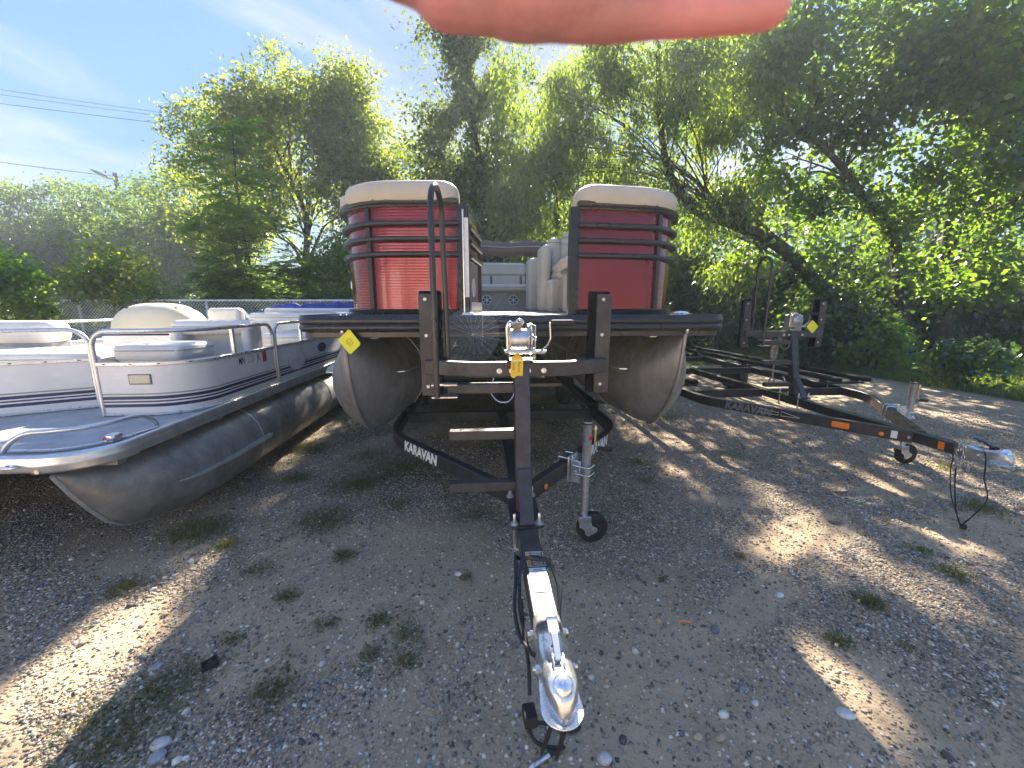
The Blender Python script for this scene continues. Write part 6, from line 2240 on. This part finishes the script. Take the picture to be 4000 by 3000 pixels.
wcush('top_cushion', wl(-3.0, 6.15, 1.34), (1.35, .24, .09), M['whitevinyl'], st, .04)
# rolled blue canopy lying across the stern
P = []
for q in np.linspace(0, 1, 31):
    P.append(wl(-4.05 + 1.9 * q, 6.55, 1.365 + .05 * q + .014 * math.sin(q * 31) + (-.12 * (1 - q / .12) if q < .12 else 0)))
bc = MB().tube(P, [.055 + .010 * math.sin(i * 1.7) + .006 * math.sin(i * 2.9) for i in range(31)], 12, squash=1.3).build('canopy_roll', M['bluecanvas'], W)
rows = []
for i in range(9):
    rows.append([wl(-4.45 + .05 * j, 6.3 + .06 * i, 1.16 + .19 * math.sin(i / 8 * math.pi) * (.7 + .3 * math.sin(j * .9)) + .03 * math.sin(i * 1.3 + j * 1.1)) for j in range(12)])
tp = MB().grid(rows).build('tarp', M['tealcanvas'], W)
tp.modifiers.new('thickness', 'SOLIDIFY').thickness = .004
MB().box(wl(-4.15, 6.5, .95), (.6, .5, .45)).build('stern_locker', M['whitepaint'], W, bevel=.03, seg=3)


# ------------------------------------------------------------------ an unseen shed added behind the camera for the red panels to mirror
sh = thing('reflection_shed', 'unseen tan metal shed added behind the camera for the red panels to mirror', 'shed', (-9.5, -10.5, 0))
M['shed'] = mat('tan_metal_siding', (.44, .33, .27), .5, var=.08, vscale=1.5)
M['roof'] = mat('grey_metal_roof', (.30, .31, .32), .5, var=.1)
MB().box((0, -3, 1.75), (15.4, 6, 3.5)).build('wall', M['shed'], sh)
MB().add([(-8, .3, 3.45), (8, .3, 3.45), (8, -3, 4.9), (-8, -3, 4.9), (8, -6.3, 3.45), (-8, -6.3, 3.45)], [(0, 1, 2, 3), (3, 2, 4, 5), (1, 4, 2), (0, 3, 5), (0, 5, 4, 1)]).build('roof', M['roof'], sh)
for x in (-4, 2.5):
    dr_ = MB().box((x, .02, 1.4), (3.2, .08, 2.8)).build('overhead_door', M['whitepaint'], sh, bevel=.02)
MB().box((6.2, .02, 1.05), (.95, .07, 2.1)).build('side_door', M['whitepaint'], sh, bevel=.01)


# ------------------------------------------------------------------ the hand that shades the lens
CR, CU, CF = Vector((1, 0, 0)), Vector((0, math.sin(R(PITCH)), math.cos(R(PITCH)))), Vector((0, math.cos(R(PITCH)), -math.sin(R(PITCH))))


def hp3(r_, u_, f_):
    return Vector((0, 0, CAMH)) + CR * r_ + CU * u_ + CF * f_


hand = MB()


def limb(pts, rad, n=14):
    """round-ended tapering piece of the hand"""
    P = [Vector(p) for p in pts]
    d0, d1 = (P[0] - P[1]).normalized(), (P[-1] - P[-2]).normalized()
    Q, S = [], []
    for q in (1.0, .94, .8, .55, .28):
        Q.append(P[0] + d0 * rad[0] * math.sqrt(max(0, 1 - (math.sqrt(1 - q * q)) ** 2)))
        S.append(max(rad[0] * math.sqrt(max(0, 1 - q * q)), .0004))
    cv_ = curve(P, 5)
    rr = []
    for i in range(len(cv_)):
        t = i / (len(cv_) - 1) * (len(P) - 1)
        k = min(int(t), len(P) - 2)
        rr.append(rad[k] + (rad[k + 1] - rad[k]) * (t - k))
    Q += cv_
    S += rr
    for q in (.28, .55, .8, .94, 1.0):
        Q.append(P[-1] + d1 * rad[-1] * q)
        S.append(max(rad[-1] * math.sqrt(max(0, 1 - q * q)), .0004))
    hand.tube(Q, S, n)


F0 = .172
ev = (.0165, -.0105)          # one finger's breadth towards the thumb: up and back over the phone


def hq(r_, k, du=0.0, df=0.0):
    return hp3(r_ + .002, .1612 + ev[0] * k + du, F0 + ev[1] * k + df)


# little finger, ring, middle, index: palm bone, three joints and the tip
limb([hq(-.030, .35), hq(.028, 0, .0005), hq(.062, -.03, 0), hq(.088, -.02, .0003), hq(.1085, .02, .0006)], [.015, .0125, .0098, .0092, .0086])
limb([hq(-.032, 1.1), hq(.034, 1.0, .001, .003), hq(.078, 1.0, .0, .004), hq(.104, 1.0, .0, .003), hq(.124, 1.03, 0, .001)], [.016, .0125, .0102, .0092, .0083])
limb([hq(-.032, 1.9), hq(.036, 2.05, .001, .003), hq(.084, 2.05, .0, .004), hq(.112, 2.05, .0, .003), hq(.134, 2.05, 0, .001)], [.016, .0130, .0105, .0095, .0085])
limb([hq(-.030, 2.7), hq(.034, 3.1, .001, .002), hq(.077, 3.15, .0, .003), hq(.102, 3.15, .0, .002), hq(.122, 3.15, 0, .000)], [.016, .0130, .0105, .0095, .0084])
# heel of the palm and the ball of the thumb
limb([hq(-.030, .95, .004), hq(.000, .42, .0005), hq(.026, .32)], [.018, .0205, .016])
limb([hq(-.030, 2.0), hq(.005, 1.7), hq(.030, 1.6)], [.020, .020, .016])
limb([hq(-.034, 2.2), hq(-.012, 3.2), hq(.018, 4.1, 0, .006), hq(.044, 4.5, 0, .012), hq(.066, 4.7, 0, .014)], [.020, .018, .0125, .0110, .0092])
# wrist and forearm running up to the left
limb([hq(-.040, 1.0, .002), hq(-.062, 1.3, .010), hq(-.105, 1.9, .045), hq(-.21, 3.5, .12), hq(-.33, 5.5, .20)], [.022, .024, .026, .034, .040])
limb([hq(-.040, 2.0, .002), hq(-.062, 2.2, .010), hq(-.105, 2.7, .045), hq(-.21, 4.2, .12)], [.022, .024, .026, .034])
sk = mat('skin', (.60, .29, .33), .5, 0, col2=(.40, .20, .21), vscale=11, bump=.12, bscale=300)
pn = sk.node_tree.nodes['Principled BSDF']
pn.inputs['Subsurface Weight'].default_value = 0.8
pn.inputs['Subsurface Radius'].default_value = (1.0, .28, .14)
pn.inputs['Subsurface Scale'].default_value = .02
ho = hand.build('hand', sk, None, smooth=False)
for v in ho.data.vertices:
    pass
rm = ho.modifiers.new('one_skin', 'REMESH')
rm.mode = 'VOXEL'
rm.voxel_size = .0016
rm.use_smooth_shade = True
sm = ho.modifiers.new('soften', 'SMOOTH')
sm.factor = .5
sm.iterations = 9
tag(ho, 'open hand held flat over the top of the view as a sun shade', 'hand')


# ------------------------------------------------------------------ haze in the low sun
hz = MB().box((-4, 22, 6.5), (110, 90, 15.4)).build('haze', M['cable'], smooth=False)
hm = bpy.data.materials.new('thin_haze')
hm.use_nodes = True
t = hm.node_tree
t.nodes.clear()
o_ = t.nodes.new('ShaderNodeOutputMaterial')
pv = t.nodes.new('ShaderNodeVolumePrincipled')
pv.inputs['Color'].default_value = (.78, .90, 1, 1)
pv.inputs['Density'].default_value = 0.0027
pv.inputs['Anisotropy'].default_value = 0.25
t.links.new(pv.outputs[0], o_.inputs['Volume'])
hz.data.materials.clear()
hz.data.materials.append(hm)
hz['kind'] = 'stuff'
hz['label'] = 'thin sunlit haze in the air under the trees'
hz['category'] = 'haze'
